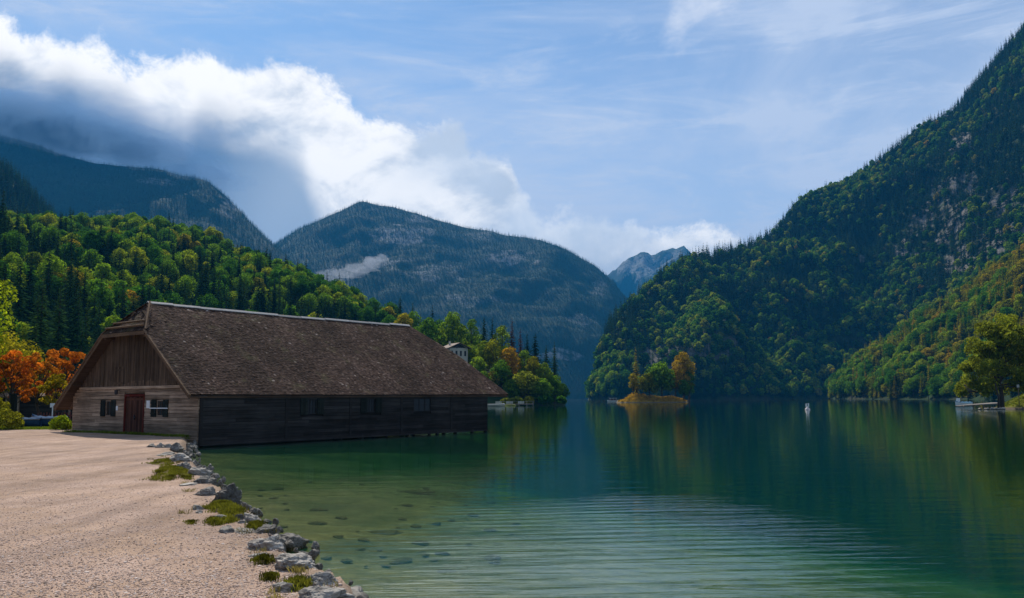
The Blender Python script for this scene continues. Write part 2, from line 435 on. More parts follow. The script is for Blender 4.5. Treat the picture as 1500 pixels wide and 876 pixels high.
# ================================================================== NEAR GROUND
shore_px = [(540, 890), (500, 872), (466, 850), (446, 832), (424, 802), (400, 775), (372, 757), (345, 738), (322, 712), (302, 694), (285, 678), (262, 668), (272, 662)]
shore = [gnd(a, b, .25)[:2] for a, b in shore_px]
shore = [np.array([shore[0][0] + 2.5, -40]), np.array([shore[0][0] + .9, 5])] + shore
shore += [bw(-.2, .4, 0)[:2], bw(2.5, 1.5, 0)[:2], bw(9, 5, 0)[:2], bw(20, 9, 0)[:2], bw(30, 16, 0)[:2], np.array([-20, 110]), np.array([-42, 190]), np.array([-40, 262]), np.array([-5, 268]), np.array([6, 290]), np.array([-30, 340]), np.array([-200, 900])]
shore = np.array(shore)
def shore_sd(X, Y):
    """signed distance to the shoreline, + over land (to the left)"""
    best = np.full(X.shape, 1e9); sg = np.ones(X.shape)
    for a, b in zip(shore[:-1], shore[1:]):
        e = b - a; L2 = e @ e; t = np.clip(((X - a[0]) * e[0] + (Y - a[1]) * e[1]) / L2, 0, 1)
        dx, dy = X - a[0] - t * e[0], Y - a[1] - t * e[1]; dd = np.hypot(dx, dy)
        c = e[0] * (Y - a[1]) - e[1] * (X - a[0])
        upd = dd < best - 1e-6; best = np.where(upd, dd, best); sg = np.where(upd, np.sign(c), sg)
    return best * sg
def axis_grid(segs):
    out = []
    for a, b, d in segs: out.append(np.arange(a, b, d))
    return np.concatenate(out)
gx = np.r_[-9000, -5000, -3000, -2000, -1200, -800, -500, -350, -250, -180, -140, -110, -90, axis_grid([(-75, -40, 1.5), (-40, -20, .5), (-20, 3, .13), (3, 12, .4), (12, 40, 2)]), 40, 60, 90, 150, 250, 400, 700, 1200, 2500, 5000, 12000]
gy = np.r_[-3000, -500, -100, -30, -10, 0, 4, axis_grid([(6, 26, .12), (26, 48, .25), (48, 75, 1.0), (75, 110, 3)]), 115, 130, 150, 180, 220, 250, 262, 270, 280, 295, 310, 350, 420, 600, 900, 1500, 3000, 6000, 14000, 25000]
GX, GY = np.meshgrid(gx, gy); sd = shore_sd(GX, GY)
sdn = sd + .12 * fbm(np.stack([GX * 1.3, GY * 1.3, GX * 0], -1), 4, 3)
def land_h(X, Y, sd):
    P = np.stack([X, Y, X * 0], -1)
    land = .5 + .05 * sstep(30, 55, Y) + .02 * fbm(P * .6, 3, 1) + .006 * fbm(P * 4, 3, 2) + .12 * sstep(14, 5, Y)
    dep = -sd
    bed = -.12 - dep * .075 - .9 * sstep(6, 20, dep) - 3.2 * sstep(14, 45, dep) + .035 * fbm(P * .8, 5, 8) * np.clip(dep, 0, 1)
    bed = np.maximum(bed, -6)
    k = sstep(-.02, .34, sd)
    return bed * (1 - k) + land * k
GZ = land_h(GX, GY, sdn)
bump_rough = .035 * fbm(np.stack([GX * 5, GY * 5, GX * 0], -1), 4, 6) * sstep(.9, .0, np.abs(sd)) * (np.abs(GX) < 40)
GZ = GZ + bump_rough
nx, ny = len(gx), len(gy)
i, j = np.meshgrid(np.arange(ny - 1), np.arange(nx - 1), indexing='ij'); a = (i * nx + j).ravel()
gm, nt = new_mat('gravel_and_lake_bed'); N = NT(nt); p = N.pos(); sdA = N.attr('sd')
vor = N.n('ShaderNodeTexVoronoi'); N.l(p, vor.inputs['Vector']); vor.inputs['Scale'].default_value = 55; vor.inputs['Randomness'].default_value = 1
vor2 = N.n('ShaderNodeTexVoronoi'); N.l(p, vor2.inputs['Vector']); vor2.inputs['Scale'].default_value = 130
stone = N.ramp(N.n('ShaderNodeSeparateColor').outputs[0], [(0, (.13, .085, .06)), (.3, (.33, .215, .16)), (.6, (.43, .29, .22)), (.85, (.54, .42, .34)), (1, (.25, .22, .20))])
sepn = [x for x in nt.nodes if x.type == 'SEPARATE_COLOR'][0]; N.l(vor.outputs['Color'], sepn.inputs[0])
sep2 = N.n('ShaderNodeSeparateColor'); N.l(vor2.outputs['Color'], sep2.inputs[0])
stone2 = N.ramp(sep2.outputs[0], [(0, (.19, .12, .09)), (.5, (.38, .26, .20)), (1, (.54, .41, .33))])
stone = N.mix(.5, stone, stone2)
big = N.noise(p, .35, 6, .6); mid = N.noise(p, 1.7, 6, .65)
sand = N.mix(N.mapr(mid, .35, .65), (.27, .178, .118), (.40, .272, .188))
grav = N.mix(N.mapr(N.noise(p, .9, 4, .6), .35, .6, .25, .95), sand, stone)
grav = N.mix(1, grav, N.mapr(big, .3, .7, .74, 1.16), 'MULTIPLY')
trk = N.noise(N.mapping(p, (.9, .12, 1), (0, 0, R(-24))), 1.6, 6, .65, .4)
grav = N.mix(1, grav, N.mapr(trk, .35, .62, .80, 1.10), 'MULTIPLY')
lit_ = N.mapr(N.noise(p, 5.5, 8, .75), .60, .68, 0, .55); grav = N.mix(lit_, grav, (.14, .095, .06))
dirt = N.mapr(N.math('ADD', sdA, N.math('MULTIPLY', N.math('SUBTRACT', mid, .5), 1.6)), .25, .95, 1, 0)
grav = N.mix(N.math('MULTIPLY', dirt, .55), grav, (.20, .15, .10))
bn = N.noise(p, 1.9, 9, .78); bn2 = N.noise(p, .25, 5, .6)
bed = N.mix(N.mapr(bn, .35, .68), (.19, .150, .045), (.46, .36, .13))
bed = N.mix(N.mapr(bn2, .45, .62), bed, (.15, .14, .045))
bv = N.n('ShaderNodeTexVoronoi'); N.l(N.mapping(p, (1, 1.3, 1)), bv.inputs['Vector']); bv.inputs['Scale'].default_value = 4.5
bed = N.mix(N.math('MULTIPLY', N.mapr(bv.outputs['Distance'], .25, .05), N.mapr(N.noise(p, .8, 3), .48, .6, 0, .55)), bed, (.09, .085, .045))
bed = N.mix(N.mapr(N.noise(N.mapping(p, (.5, 1.6, 1)), 1.3, 8, .75), .56, .66, 0, .6), bed, (.10, .10, .045))
bed = N.mix(N.mapr(N.math('ADD', sdA, N.math('MULTIPLY', N.math('SUBTRACT', bn2, .5), 14)), -13, -22), bed, (.02, .07, .05))
under = N.mapr(N.n('ShaderNodeSeparateXYZ').outputs[2], .02, -.06)
sx = [x for x in nt.nodes if x.type == 'SEPXYZ'][0]; N.l(p, sx.inputs[0])
wet = N.mapr(sx.outputs[2], .16, .04)
grav = N.mix(N.math('MULTIPLY', wet, .6), grav, (.09, .08, .05))
grs = N.mapr(N.math('ADD', N.attr('green'), N.math('MULTIPLY', N.math('SUBTRACT', mid, .5), 1.2)), .4, .6)
grav = N.mix(grs, grav, N.mix(N.mapr(N.noise(p, 3, 5), .35, .65), (.035, .06, .012), (.12, .15, .025)))
c = N.mix(under, grav, bed)
hgt = N.math('ADD', N.math('MULTIPLY', vor.outputs['Distance'], -.6), N.math('MULTIPLY', N.noise(p, 60, 3, .6), .5))
bmp = N.bump(hgt, .9, .02)
N.out(N.principled(c, .95, bmp, .08))
GR = np.where((GY > 56) | (GX < -36), 1.0, 0.0)
# grassy verge at the far end of the yard
pxg, pyg, _ = proj(np.stack([GX.ravel(), GY.ravel(), GZ.ravel()], 1)); pyg = pyg.reshape(GX.shape); pxg = pxg.reshape(GX.shape)
vis = (GY > 20)
GR = np.maximum(GR, np.where(vis & (sd > 0), sstep(629.5, 626.5, pyg), 0))
ground = link(bpy.data.objects.new('ground', npmesh('ground', np.stack([GX.ravel(), GY.ravel(), GZ.ravel()], 1), np.stack([a, a + 1, a + 1 + nx, a + nx], 1), [gm], True, None, {'sd': ('POINT', sd.ravel()), 'green': ('POINT', GR.ravel())})))
tag(ground, kind='structure')
def ghit_many(px, py):
    uv = np.array([ray(a, b) for a, b in zip(px, py)]); z = np.full(len(uv), .5)
    for _ in range(5):
        Y = (z - CZ) / uv[:, 1]; X = uv[:, 0] * Y; z = np.maximum(land_h(X, Y, shore_sd(X, Y)), 0)
    Y = (z - CZ) / uv[:, 1]; return np.stack([uv[:, 0] * Y, Y, z], 1)
def ghit(px, py):
    """point of the near land under a photo pixel"""
    z = .5
    for _ in range(6):
        q = gnd(px, py, z); z = float(land_h(np.array([q[0]]), np.array([q[1]]), shore_sd(np.array([q[0]]), np.array([q[1]])))[0]); z = max(z, 0)
    return gnd(px, py, z)
# ================================================================== WATER
wm, nt = new_mat('lake_water'); N = NT(nt); p = N.pos()
sx = N.n('ShaderNodeSeparateXYZ'); N.l(p, sx.inputs[0])
dist = sx.outputs[1]
r1 = N.noise(N.mapping(p, (.55, 1.7, 1), (0, 0, R(8))), 2.6, 5, .6)
r2 = N.noise(N.mapping(p, (.10, .42, 1), (0, 0, R(-4))), 2.2, 4, .6, .3)
r3 = N.noise(N.mapping(p, (.03, .09, 1), (0, 0, R(4))), 1.0, 3, .5)
wv = N.n('ShaderNodeTexWave', wave_type='BANDS', bands_direction='Y', wave_profile='SIN')
N.l(N.mapping(p, (1, 1, 1), (0, 0, R(-9))), wv.inputs['Vector']); wv.inputs['Scale'].default_value = .62; wv.inputs['Distortion'].default_value = 8; wv.inputs['Detail'].default_value = 3; wv.inputs['Detail Scale'].default_value = .22
# train of wavelets from a passing boat, a patch of the lake in front
dx = N.math('SUBTRACT', sx.outputs[0], 2.6); dy = N.math('SUBTRACT', sx.outputs[1], 13.5)
dd = N.math('SQRT', N.math('ADD', N.math('POWER', N.math('DIVIDE', dx, 5.3), 2), N.math('POWER', N.math('DIVIDE', dy, 10.0), 2)))
patch = N.mapr(dd, .35, 1.15, 1, 0, True)
gust = N.mapr(N.noise(N.mapping(p, (.02, .05, 1)), 1.0, 4, .6), .42, .62, .25, 1, True)
h = N.math('ADD', N.math('MULTIPLY', r1, N.math('MULTIPLY', .0032, gust)), N.math('MULTIPLY', r2, .014))
r4 = N.noise(N.mapping(p, (.26, 2.9, 1), (0, 0, R(-6))), 1.0, 4, .55, 1.0); r5 = N.noise(N.mapping(p, (.9, 5.5, 1), (0, 0, R(5))), 1.0, 4, .55, .6)
tr_ = N.math('ADD', N.math('MULTIPLY', wv.outputs['Fac'], .2), N.math('ADD', r4, N.math('MULTIPLY', r5, .35)))
h = N.math('ADD', h, N.math('MULTIPLY', N.math('MULTIPLY', tr_, N.math('MULTIPLY', patch, N.mapr(r3, .4, .6,   .25, 1.4))), .0175))
h = N.math('ADD', h, N.math('MULTIPLY', r3, .03))
bmp = N.n('ShaderNodeBump'); N.l(h, bmp.inputs['Height']); bmp.inputs['Distance'].default_value = 1.0; bmp.inputs['Strength'].default_value = 1.0
N.l(N.mapr(dist, 10, 500, 1.0, .12), bmp.inputs['Strength'])
fr = N.n('ShaderNodeFresnel'); fr.inputs['IOR'].default_value = 1.333; N.l(bmp.outputs[0], fr.inputs['Normal'])
gl = N.n('ShaderNodeBsdfGlossy'); gl.inputs['Roughness'].default_value = .03; gl.inputs['Color'].default_value = (.92, .96, .95, 1); N.l(bmp.outputs[0], gl.inputs['Normal'])
N.l(N.mapr(dist, 20, 400, .015, .045), gl.inputs['Roughness'])
tr = N.n('ShaderNodeBsdfTransparent'); tr.inputs[0].default_value = (.94, .98, .95, 1)
df = N.n('ShaderNodeBsdfDiffuse'); df.inputs[0].default_value = (.004, .095, .048, 1)
body = N.n('ShaderNodeMixShader'); body.inputs[0].default_value = .25; N.l(tr.outputs[0], body.inputs[1]); N.l(df.outputs[0], body.inputs[2])
ms = N.n('ShaderNodeMixShader'); N.l(fr.outputs[0], ms.inputs[0]); N.l(body.outputs[0], ms.inputs[1]); N.l(gl.outputs[0], ms.inputs[2])
ab = N.n('ShaderNodeVolumeAbsorption'); ab.inputs['Color'].default_value = (.58, .84, .70, 1); ab.inputs['Density'].default_value = .42
N.out(ms.outputs[0], ab.outputs[0])
wb = MB(); x0, x1, y0, y1 = -8500, 11500, -2500, 13500
wb.hexa([(x0, y0, -12), (x1, y0, -12), (x1, y1, -12), (x0, y1, -12), (x0, y0, 0), (x1, y0, 0), (x1, y1, 0), (x0, y1, 0)])
tag(wb.build('lake_water', wm), kind='structure')
#@@PART2
# ================================================================== BARN
M['gable_log'] = wood('sunbleached_log_boards', (.12, .083, .056), (.50, .36, .25), 'y')
M['gable_vert'] = wood('dark_vertical_boards', (.016, .012, .009), (.17, .112, .073), 'z')
M['side_log'] = wood('dark_weathered_boards', (.016, .016, .016), (.055, .05, .047), 'x')
M['under'] = wood('roof_underside_boards', (.04, .026, .018), (.14, .09, .06), 'x')
M['door'] = wood('red_brown_door_boards', (.055, .026, .017), (.115, .05, .033), 'z')
M['doorframe'] = wood('red_door_frame', (.09, .018, .012), (.15, .03, .02), 'z')
M['shutter'] = wood('dark_green_shutters', (.012, .016, .014), (.03, .035, .03), 'z')
M['barge'] = wood('barge_boards', (.06, .038, .025), (.20, .13, .08), 'x')
M['ridge'] = simple('pale_ridge_board', (.34, .31, .28), .6, .2, 3)
M['white'] = simple('white_paint', (.72, .72, .70), .5, .08, 5)
M['iron'] = simple('dark_iron', (.03, .03, .032), .5, .2, 5)
M['stone'] = simple('foundation_stone', (.16, .14, .12), .9, .4, 2.5, bump=.8)
M['glass'], nt = new_mat('dim_window_glass'); N = NT(nt); N.out(N.principled((.012, .014, .016), .35, None, .25))
sm, nt = new_mat('wooden_shingles'); N = NT(nt); ob = N.obj()
tint = N.attr('tint')
col = N.ramp(tint, [(0, (.020, .011, .008)), (.35, (.048, .028, .021)), (.7, (.095, .060, .045)), (.93, (.16, .115, .092)), (1, (.28, .22, .18))])
col = N.mix(1, col, N.mapr(N.noise(ob, .35, 6, .65), .3, .7, .5, 1.5), 'MULTIPLY')
col = N.mix(1, col, N.mapr(N.noise(N.mapping(ob, (1.6, .22, .22)), 1, 6, .7), .35, .65, .72, 1.25), 'MULTIPLY')
g = N.noise(N.mapping(ob, (30, 3, 3)), 1, 6, .7)
col = N.mix(1, col, N.mapr(g, .3, .7, .65, 1.3), 'MULTIPLY')
moss = N.mapr(N.noise(ob, .7, 7, .72), .55, .70, 0, .6)
col = N.mix(moss, col, (.09, .085, .035))
N.out(N.principled(col, .95, N.bump(g, .5, .01), .06))
barn = thing('boathouse', 'long old wooden boathouse with a shingled half-hipped roof, standing over the water', 'boathouse', tuple(A0), BRZ)
def roofz(s): return 8.05 - .775 * abs(s - SM)
def board_rows(mb, lo, hi, z0, z1, hb, holes, plane, thick=.07, tintf=None, maxlen=6, zf=None):
    z = z0; r = 0
    while z < z1 - .02:
        h = hb * random.uniform(.85, 1.15); zt = min(z + h, z1)
        cuts = sorted([lo, hi] + [q for q in np.arange(lo + random.uniform(1.5, maxlen), hi, maxlen * random.uniform(.8, 1.1))])
        segs = list(zip(cuts[:-1], cuts[1:]))
        if plane == 'x' and zt > 2.65: cl_ = (zt - 7.93) / .775 + SM; segs = [(max(a, lo + cl_), min(b, 2 * SM - cl_)) for a, b in segs]; segs = [q for q in segs if q[1] - q[0] > .1]
        for (a, b) in segs:
            parts = [(a, b)]
            for (h0, h1, hz0, hz1) in holes:
                if zt > hz0 + .05 and z < hz1 - .05:
                    np_ = []
                    for (q0, q1) in parts:
                        if h1 <= q0 or h0 >= q1: np_.append((q0, q1)); continue
                        if h0 > q0: np_.append((q0, h0))
                        if h1 < q1: np_.append((h1, q1))
                    parts = np_
            t = random.random() ** 1.2
            for (q0, q1) in parts:
                if q1 - q0 < .03: continue
                e = random.uniform(0, .018); tt = t if tintf is None else tintf((q0 + q1) / 2, z, t)
                if plane == 'x': mb.box(-thick - e, 0, q0 + .003, q1 - .003, z, zt - .018, tt, .003)
                else: mb.box(q0 + .003, q1 - .003, -thick - e, 0, z, zt - .018, tt, .003)
        z = zt
GH = [(5.2, 7.35, .0, 2.82), (8.28, 9.95, 1.52, 2.42), (2.79, 4.45, 1.54, 2.42)]
# gable wall: logs below, boards above
mb = MB(); board_rows(mb, 0, BWd, .16, 3.08, .205, GH, 'x')
mb.box(.0, .14, .05, 5.2, .1, 2.68, .1); mb.box(.0, .14, 7.35, BWd, .1, 2.68, .1); mb.box(0, .14, 5.2, 7.35, 2.8, 3.1, .1)
gw = mb.build('gable_wall', M['gable_log'], barn); tag(gw, 'sun-bleached horizontal log gable wall')
mb = MB(); s = 0.15
while s < BWd - .15:
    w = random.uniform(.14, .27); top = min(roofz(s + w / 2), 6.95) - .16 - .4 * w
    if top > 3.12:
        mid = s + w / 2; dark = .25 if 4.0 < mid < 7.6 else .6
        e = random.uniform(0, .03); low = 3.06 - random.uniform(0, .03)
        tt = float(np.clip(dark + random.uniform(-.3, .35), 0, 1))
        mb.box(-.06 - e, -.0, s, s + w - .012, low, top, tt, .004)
        if top > 3.7: mb.box(-.066 - e, -.06 - e, s + .004, s + w - .016, low - .01, low + random.uniform(.15, .55), 1.0, .002)
    s += w
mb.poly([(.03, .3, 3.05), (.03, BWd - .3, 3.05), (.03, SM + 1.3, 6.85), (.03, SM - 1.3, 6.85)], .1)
tag(mb.build('gable_boarding', M['gable_vert'], barn), 'dark vertical boarding of the upper gable')
mb = MB()
for q in range(4): mb.box(-.12, -.092, 7.55 + q * .24, 7.55 + q * .24 + .225, 3.2, 4.35, random.random(), .003)
mb.box(-.14, -.12, 7.5, 8.55, 3.35, 3.45, .4); mb.box(-.14, -.12, 7.5, 8.55, 4.1, 4.2, .4)
mb.build('loft_hatch', M['gable_vert'], barn)
mb = MB(); mb.box(-.16, -.07, .85, BWd - .85, 3.06, 3.2, .9, .004); mb.build('wall_beam', M['gable_log'], barn)
# door
d0 = thing('x', '', '', (0, 0, 0)); bpy.data.objects.remove(d0)
mb = MB()
for q in range(5): mb.box(-.035, .01, 5.32 + q * .19, 5.32 + q * .19 + .18, .52, 2.62, random.random(), .002)
for q in range(5): mb.box(-.035, .01, 6.29 + q * .19, 6.29 + q * .19 + .18, .52, 2.62, random.random(), .002)
mb.box(-.05, -.035, 5.35, 6.24, 2.42, 2.54, .95); mb.box(-.05, -.035, 6.31, 7.2, 2.42, 2.54, .95)
door = mb.build('door', M['door'], barn); tag(door, 'red-brown double plank door')
mb = MB(); mb.box(-.12, -.05, 6.2, 6.24, 1.35, 1.6, .5); mb.box(-.09, -.05, 6.12, 6.3, 1.44, 1.5, .5); mb.build('handle', M['iron'], door)
mb = MB(); mb.box(-.1, .02, 5.2, 5.31, .5, 2.75, .5); mb.box(-.1, .02, 7.245, 7.35, .5, 2.75, .5); mb.box(-.11, .02, 5.2, 7.35, 2.63, 2.76, .3)
mb.box(-.02, -.0, 6.24, 6.29, .5, 2.62, 0)
mb.build('frame', M['doorframe'], door)
def window(y0, y1, z0, z1, face, shutters=True, bar=False):
    """face 'x' -> on gable, 'y' -> on long side"""
    def bx(mb, a0, a1, b0, b1, c0, c1, t=.5):
        if face == 'x': mb.box(b0, b1, a0, a1, c0, c1, t)
        else: mb.box(a0, a1, b0, b1, c0, c1, t)
    mb = MB(); w = y1 - y0
    sw = w * .3 if shutters else .0
    bx(mb, y0 + sw, y0 + sw + .05, -.07, 0, z0, z1); bx(mb, y1 - sw - .05, y1 - sw, -.07, 0, z0, z1)
    bx(mb, y0 + sw + .05, y1 - sw - .05, -.07, 0, z0, z0 + .05); bx(mb, y0 + sw + .05, y1 - sw - .05, -.07, 0, z1 - .05, z1)
    wf = mb.build('window', M['side_log'] if face == 'y' else M['gable_log'], barn)
    mb = MB(); bx(mb, y0 + sw + .05, y1 - sw - .05, -.02, -.01, z0 + .05, z1 - .05); mb.build('pane', M['glass'], wf)
    mb = MB(); n = 3
    for q in range(1, n): c = y0 + sw + (w - 2 * sw) * q / n; bx(mb, c - .012, c + .012, -.05, -.03, z0 + .05, z1 - .05, .8)
    bx(mb, y0 + sw + .05, y1 - sw - .05, -.055, -.035, (z0 + z1) / 2 - .012, (z0 + z1) / 2 + .012, .8)
    mb.build('bars', M['side_log'] if face == 'y' else M['gable_vert'], wf)
    if shutters:
        for a, b in ((y0 - .02, y0 + sw - .01), (y1 - sw + .01, y1 + .02)):
            mb = MB(); m = 3
            for q in range(m): bx(mb, a + (b - a) * q / m, a + (b - a) * (q + .95) / m, -.125, -.095, z0 - .02, z1 + .02, random.random())
            bx(mb, a, b, -.145, -.125, z0 + .12, z0 + .2); bx(mb, a, b, -.145, -.125, z1 - .2, z1 - .12)
            mb.build('shutter', M['shutter'], wf)
    if bar:
        mb = MB(); bx(mb, y0 - .1, y1 + .05, -.19, -.15, z0 + .42, z0 + .47, 1); mb.build('locking_bar', M['white'], wf)
window(8.28, 9.95, 1.52, 2.42, 'x'); window(2.79, 4.45, 1.54, 2.42, 'x', True, True)
mb = MB(); mb.box(-.115, -.095, 4.6, 4.95, 1.98, 2.4, .6); tag(mb.build('notice_paper', M['white'], barn), 'small white notice beside the window')
mb = MB(); mb.box(-.115, -.095, 8.0, 8.2, 1.85, 2.1, .6); mb.build('notice_paper', M['white'], barn)
mb = MB(); mb.bar((-.05, 7.9, 3.0), (-.3, 7.9, 3.0), .04, .04); mb.lathe([(.02, .02), (.10, 0), (.09, -.22), (.03, -.26)], 10, (-.3, 7.9, 3.0)); mb.build('lamp', M['iron'], barn)
# foundation
mb = MB()
for q in np.arange(0, BWd, .55): mb.box(-.16 - random.uniform(0, .06), .1, q, q + .54, -.5, .14 + random.uniform(-.02, .02) + .0 * q, random.random(), .015)
mb.build('foundation', M['stone'], barn)
# long wall over the water
SH = [(6.45, 8.15, 1.55, 2.45), (11.1, 12.85, 1.56, 2.44), (15.8, 17.5, 1.56, 2.43)]
mb = MB()
def sb(q, z, t): return float(np.clip(t * .8 + .25 * (z > 1.2) - .15 * (q > 14) + (.25 if q < 4 else 0), 0, 1))
board_rows(mb, 0, BL, .12, 2.74, .2, SH, 'y', .06, sb, 5)
mb.box(.0, BL, 0, .12, .22, 2.72, .0)
for q in (0.0, 5.4, 10.2, 14.6, 19.5): mb.box(q, q + .16, -.10, -.0, .2, 2.72, .35)
tag(mb.build('side_wall', M['side_log'], barn), 'dark weathered plank wall above the lake')
for a in SH: window(a[0], a[1], a[2], a[3], 'y', a[0] < 12)
mb = MB(); mb.box(0, BL, -.14, -.07, .06, .14, .6, .004); mb.build('sill_beam', M['side_log'], barn)
mb = MB(); board_rows(mb, 0, BWd, .4, 2.7, .2, [], 'x'); mb.poly([(0, 0, 2.7), (0, BWd, 2.7), (0, SM + 1, 7), (0, SM - 1, 7)], .3)
ew = mb.build('end_wall', M['side_log'], barn, loc=(BL, 0, 0))
mb = MB(); mb.box(0, BL, BWd - .12, BWd, .2, 2.72, .3); mb.build('yard_wall', M['side_log'], barn)
for q in [9.6, 11.3, 13.4, 15.3, 17.4, 18.2, 20.1, 21.9, 23.4]:
    mb = MB(); mb.tube([(q, .02, -4), (q + random.uniform(-.03, .03), .02, .2)], [.13, .12], 8, random.random()); mb.build('pile', M['side_log'], barn, True)
for q in [12, 16, 20, 23.3]:
    for y in (4, 8.5): mb = MB(); mb.tube([(q, y, -4), (q, y, .4)], [.14, .13], 8, random.random()); mb.build('pile', M['side_log'], barn, True)
mb = MB(); mb.box(0, 9.0, .02, .2, -2, .14, .3); mb.build('water_board', M['side_log'], barn)
mb = MB(); mb.box(.2, BL - .2, .2, BWd - .2, .3, .36, .3); mb.build('floor', M['side_log'], barn)
# roof
def tmin(h): return -.62 + (max(0, 2.3 - h) / 2.3) * 1.5
def tmax(h): return float(np.interp(h, [0, 3.2, 7.0, 9], [22.2, 24.75, 26.0, 26.6]))
def sagz(t): return -.085 * math.sin(math.pi * min(1, max(0, t / 22.5))) + .02 * math.sin(t * .9 + 1) + .008 * math.sin(t * 2.7)
VS, TS = [], []
def shingles(P, eave_len_fn, wlen, e=.14, lift=.010):
    """P(u, w) -> point on the plane; u along, w up the slope"""
    w = 0; nrm = None
    a = np.array(P(0, 0)); b = np.array(P(1, 0)); c = np.array(P(0, 1)); nrm = np.cross(b - a, c - a); nrm /= np.linalg.norm(nrm)
    if nrm[2] < 0: nrm = -nrm
    row = 0
    while w < wlen:
        u0, u1 = eave_len_fn(w); u = u0 - random.uniform(0, .08)
        wave = random.uniform(-.008, .008)
        while u < u1:
            sw = random.uniform(.09, .2); ue = min(u + sw, u1 + .02); j = random.gauss(0, .010) + wave
            l0 = lift * random.uniform(.7, 1.9)
            if random.random() < .006: l0 *= 2.0
            p = [np.array(P(u + .004, w + j)), np.array(P(ue - .004, w + j)), np.array(P(ue - .004, min(w + .30, wlen + .02))), np.array(P(u + .004, min(w + .30, wlen + .02)))]
            sk = random.uniform(-.35, .35) * l0
            q = [p[0] + nrm * (l0 + .012 + sk), p[1] + nrm * (l0 + .012 - sk), p[2] + nrm * .006, p[3] + nrm * .006, p[0] + nrm * .002, p[1] + nrm * .002]
            VS.append(q); TS.append(float(np.clip(random.gauss(.42, .18) + (.3 if random.random() < .012 else 0), 0, 1)))
            u = ue
        w += e * random.uniform(.93, 1.07); row += 1
cs = math.hypot(1, .775); Lr = 7.0 * cs; Ll = 7.75 * cs
hr = lambda w, L0: L0 - w / cs
shingles(lambda u, w: (u, SM - hr(w, 6.9), 8.05 + sagz(u) * (1 - hr(w, 6.9) / 9) - .775 * hr(w, 6.9)), lambda w: (tmin(max(0, hr(w, 6.9))), tmax(max(0, hr(w, 6.9)))), 6.9 * cs)
shingles(lambda u, w: (u, SM + hr(w, 7.75), 8.05 + sagz(u) * (1 - hr(w, 7.75) / 9) - .775 * hr(w, 7.75)), lambda w: (tmin(max(0, hr(w, 7.75))), tmax(max(0, hr(w, 7.75)))), 7.75 * cs)
hl = math.hypot(1.5, 1.78)
shingles(lambda u, w: (-.66 + 1.5 * w / hl, SM + u, 6.25 + 1.78 * w / hl), lambda w: (-2.35 * (1 - w / hl), 2.35 * (1 - w / hl)), hl)
VS = np.array(VS).reshape(-1, 3); n = len(TS); b6 = np.arange(n)[:, None] * 6
Q = np.vstack([b6 + [0, 1, 2, 3], b6 + [4, 5, 1, 0], b6 + [0, 3, 3 - 3 + 4, 4][:4]]) if False else np.vstack([b6 + [0, 1, 2, 3], b6 + [4, 5, 1, 0]])
roof = link(bpy.data.objects.new('roof', npmesh('roof', VS, Q, [sm], False, None, {'tint': ('FACE', TS + TS)})), barn)
tag(roof, 'weathered brown shingle roof')
def rp(t, h, side): return (t, SM + side * h, 8.05 - .775 * h)
mb = MB()
for side, E in ((-1, 6.88), (1, 7.73)):
    hs = [0, 1, 2.3, 3.2, 5, E]
    for h0, h1 in zip(hs[:-1], hs[1:]):
        P = [rp(tmin(h0), h0, side), rp(tmin(h1), h1, side), rp(tmax(h1), h1, side), rp(tmax(h0), h0, side)]
        lo = [(x, y, z - .20) for x, y, z in P]; up = [(x, y, z - .125) for x, y, z in P]
        mb.poly(up, .3); mb.poly(lo, .5)
        mb.poly([lo[0], lo[1], up[1], up[0]], .6); mb.poly([lo[2], lo[3], up[3], up[2]], .5)
        if h1 == E: mb.poly([lo[1], lo[2], up[2], up[1]], .25)
mb.poly([(-.64, SM - 2.3, 6.2), (-.64, SM + 2.3, 6.2), (.86, SM, 7.95)], .3); mb.poly([(22.2, SM, 8.0), (24.75, SM - 3.2, 5.52), (24.75, SM + 3.2, 5.52)], .4)
mb.poly([(24.75, SM - 3.2, 5.52), (24.75, SM + 3.2, 5.52), (26.0, SM + 7, 2.6), (26.0, SM - 6.9, 2.65)], .4)
mb.build('roof_boarding', M['under'], roof)
mb = MB()
for k in range(32):
    t = .2 + k * .78
    for side, E in ((-1, 6.7), (1, 7.5)): mb.bar(rp(t, .4 if t < 22 else 3.4, side)[:2] + (rp(t, .4 if t < 22 else 3.4, side)[2] - .27,), rp(t, E, side)[:2] + (rp(t, E, side)[2] - .27,), .1, .13, random.random())
mb.build('rafters', M['under'], roof)
mb = MB()   # barge boards at the front verges, hip fascia
for side, E in ((-1, 6.9), (1, 7.75)):
    a, b = rp(-.66, 2.25, side), rp(-.66, E, side)
    mb.bar((a[0], a[1], a[2] - .13), (b[0], b[1], b[2] - .13), .06, .24, .55)
    mb.bar((a[0] - .05, a[1], a[2] - .02), (b[0] - .05, b[1], b[2] - .02), .08, .06, .9)
mb.bar((-.7, SM - 2.35, 6.12), (-.7, SM + 2.35, 6.12), .06, .2, .5)
mb.build('barge_board', M['barge'], roof)
mb = MB()
for w in (.25, .62):
    f = w / hl; hw = 2.35 * (1 - f); mb.tube([(-.66 + 1.5 * f - .1, SM - hw, 6.25 + 1.78 * f + .12), (-.66 + 1.5 * f - .1, SM + hw, 6.25 + 1.78 * f + .12)], [.06, .055], 8, .7)
mb.build('snow_guard', M['barge'], roof)
mb = MB(); t = .7
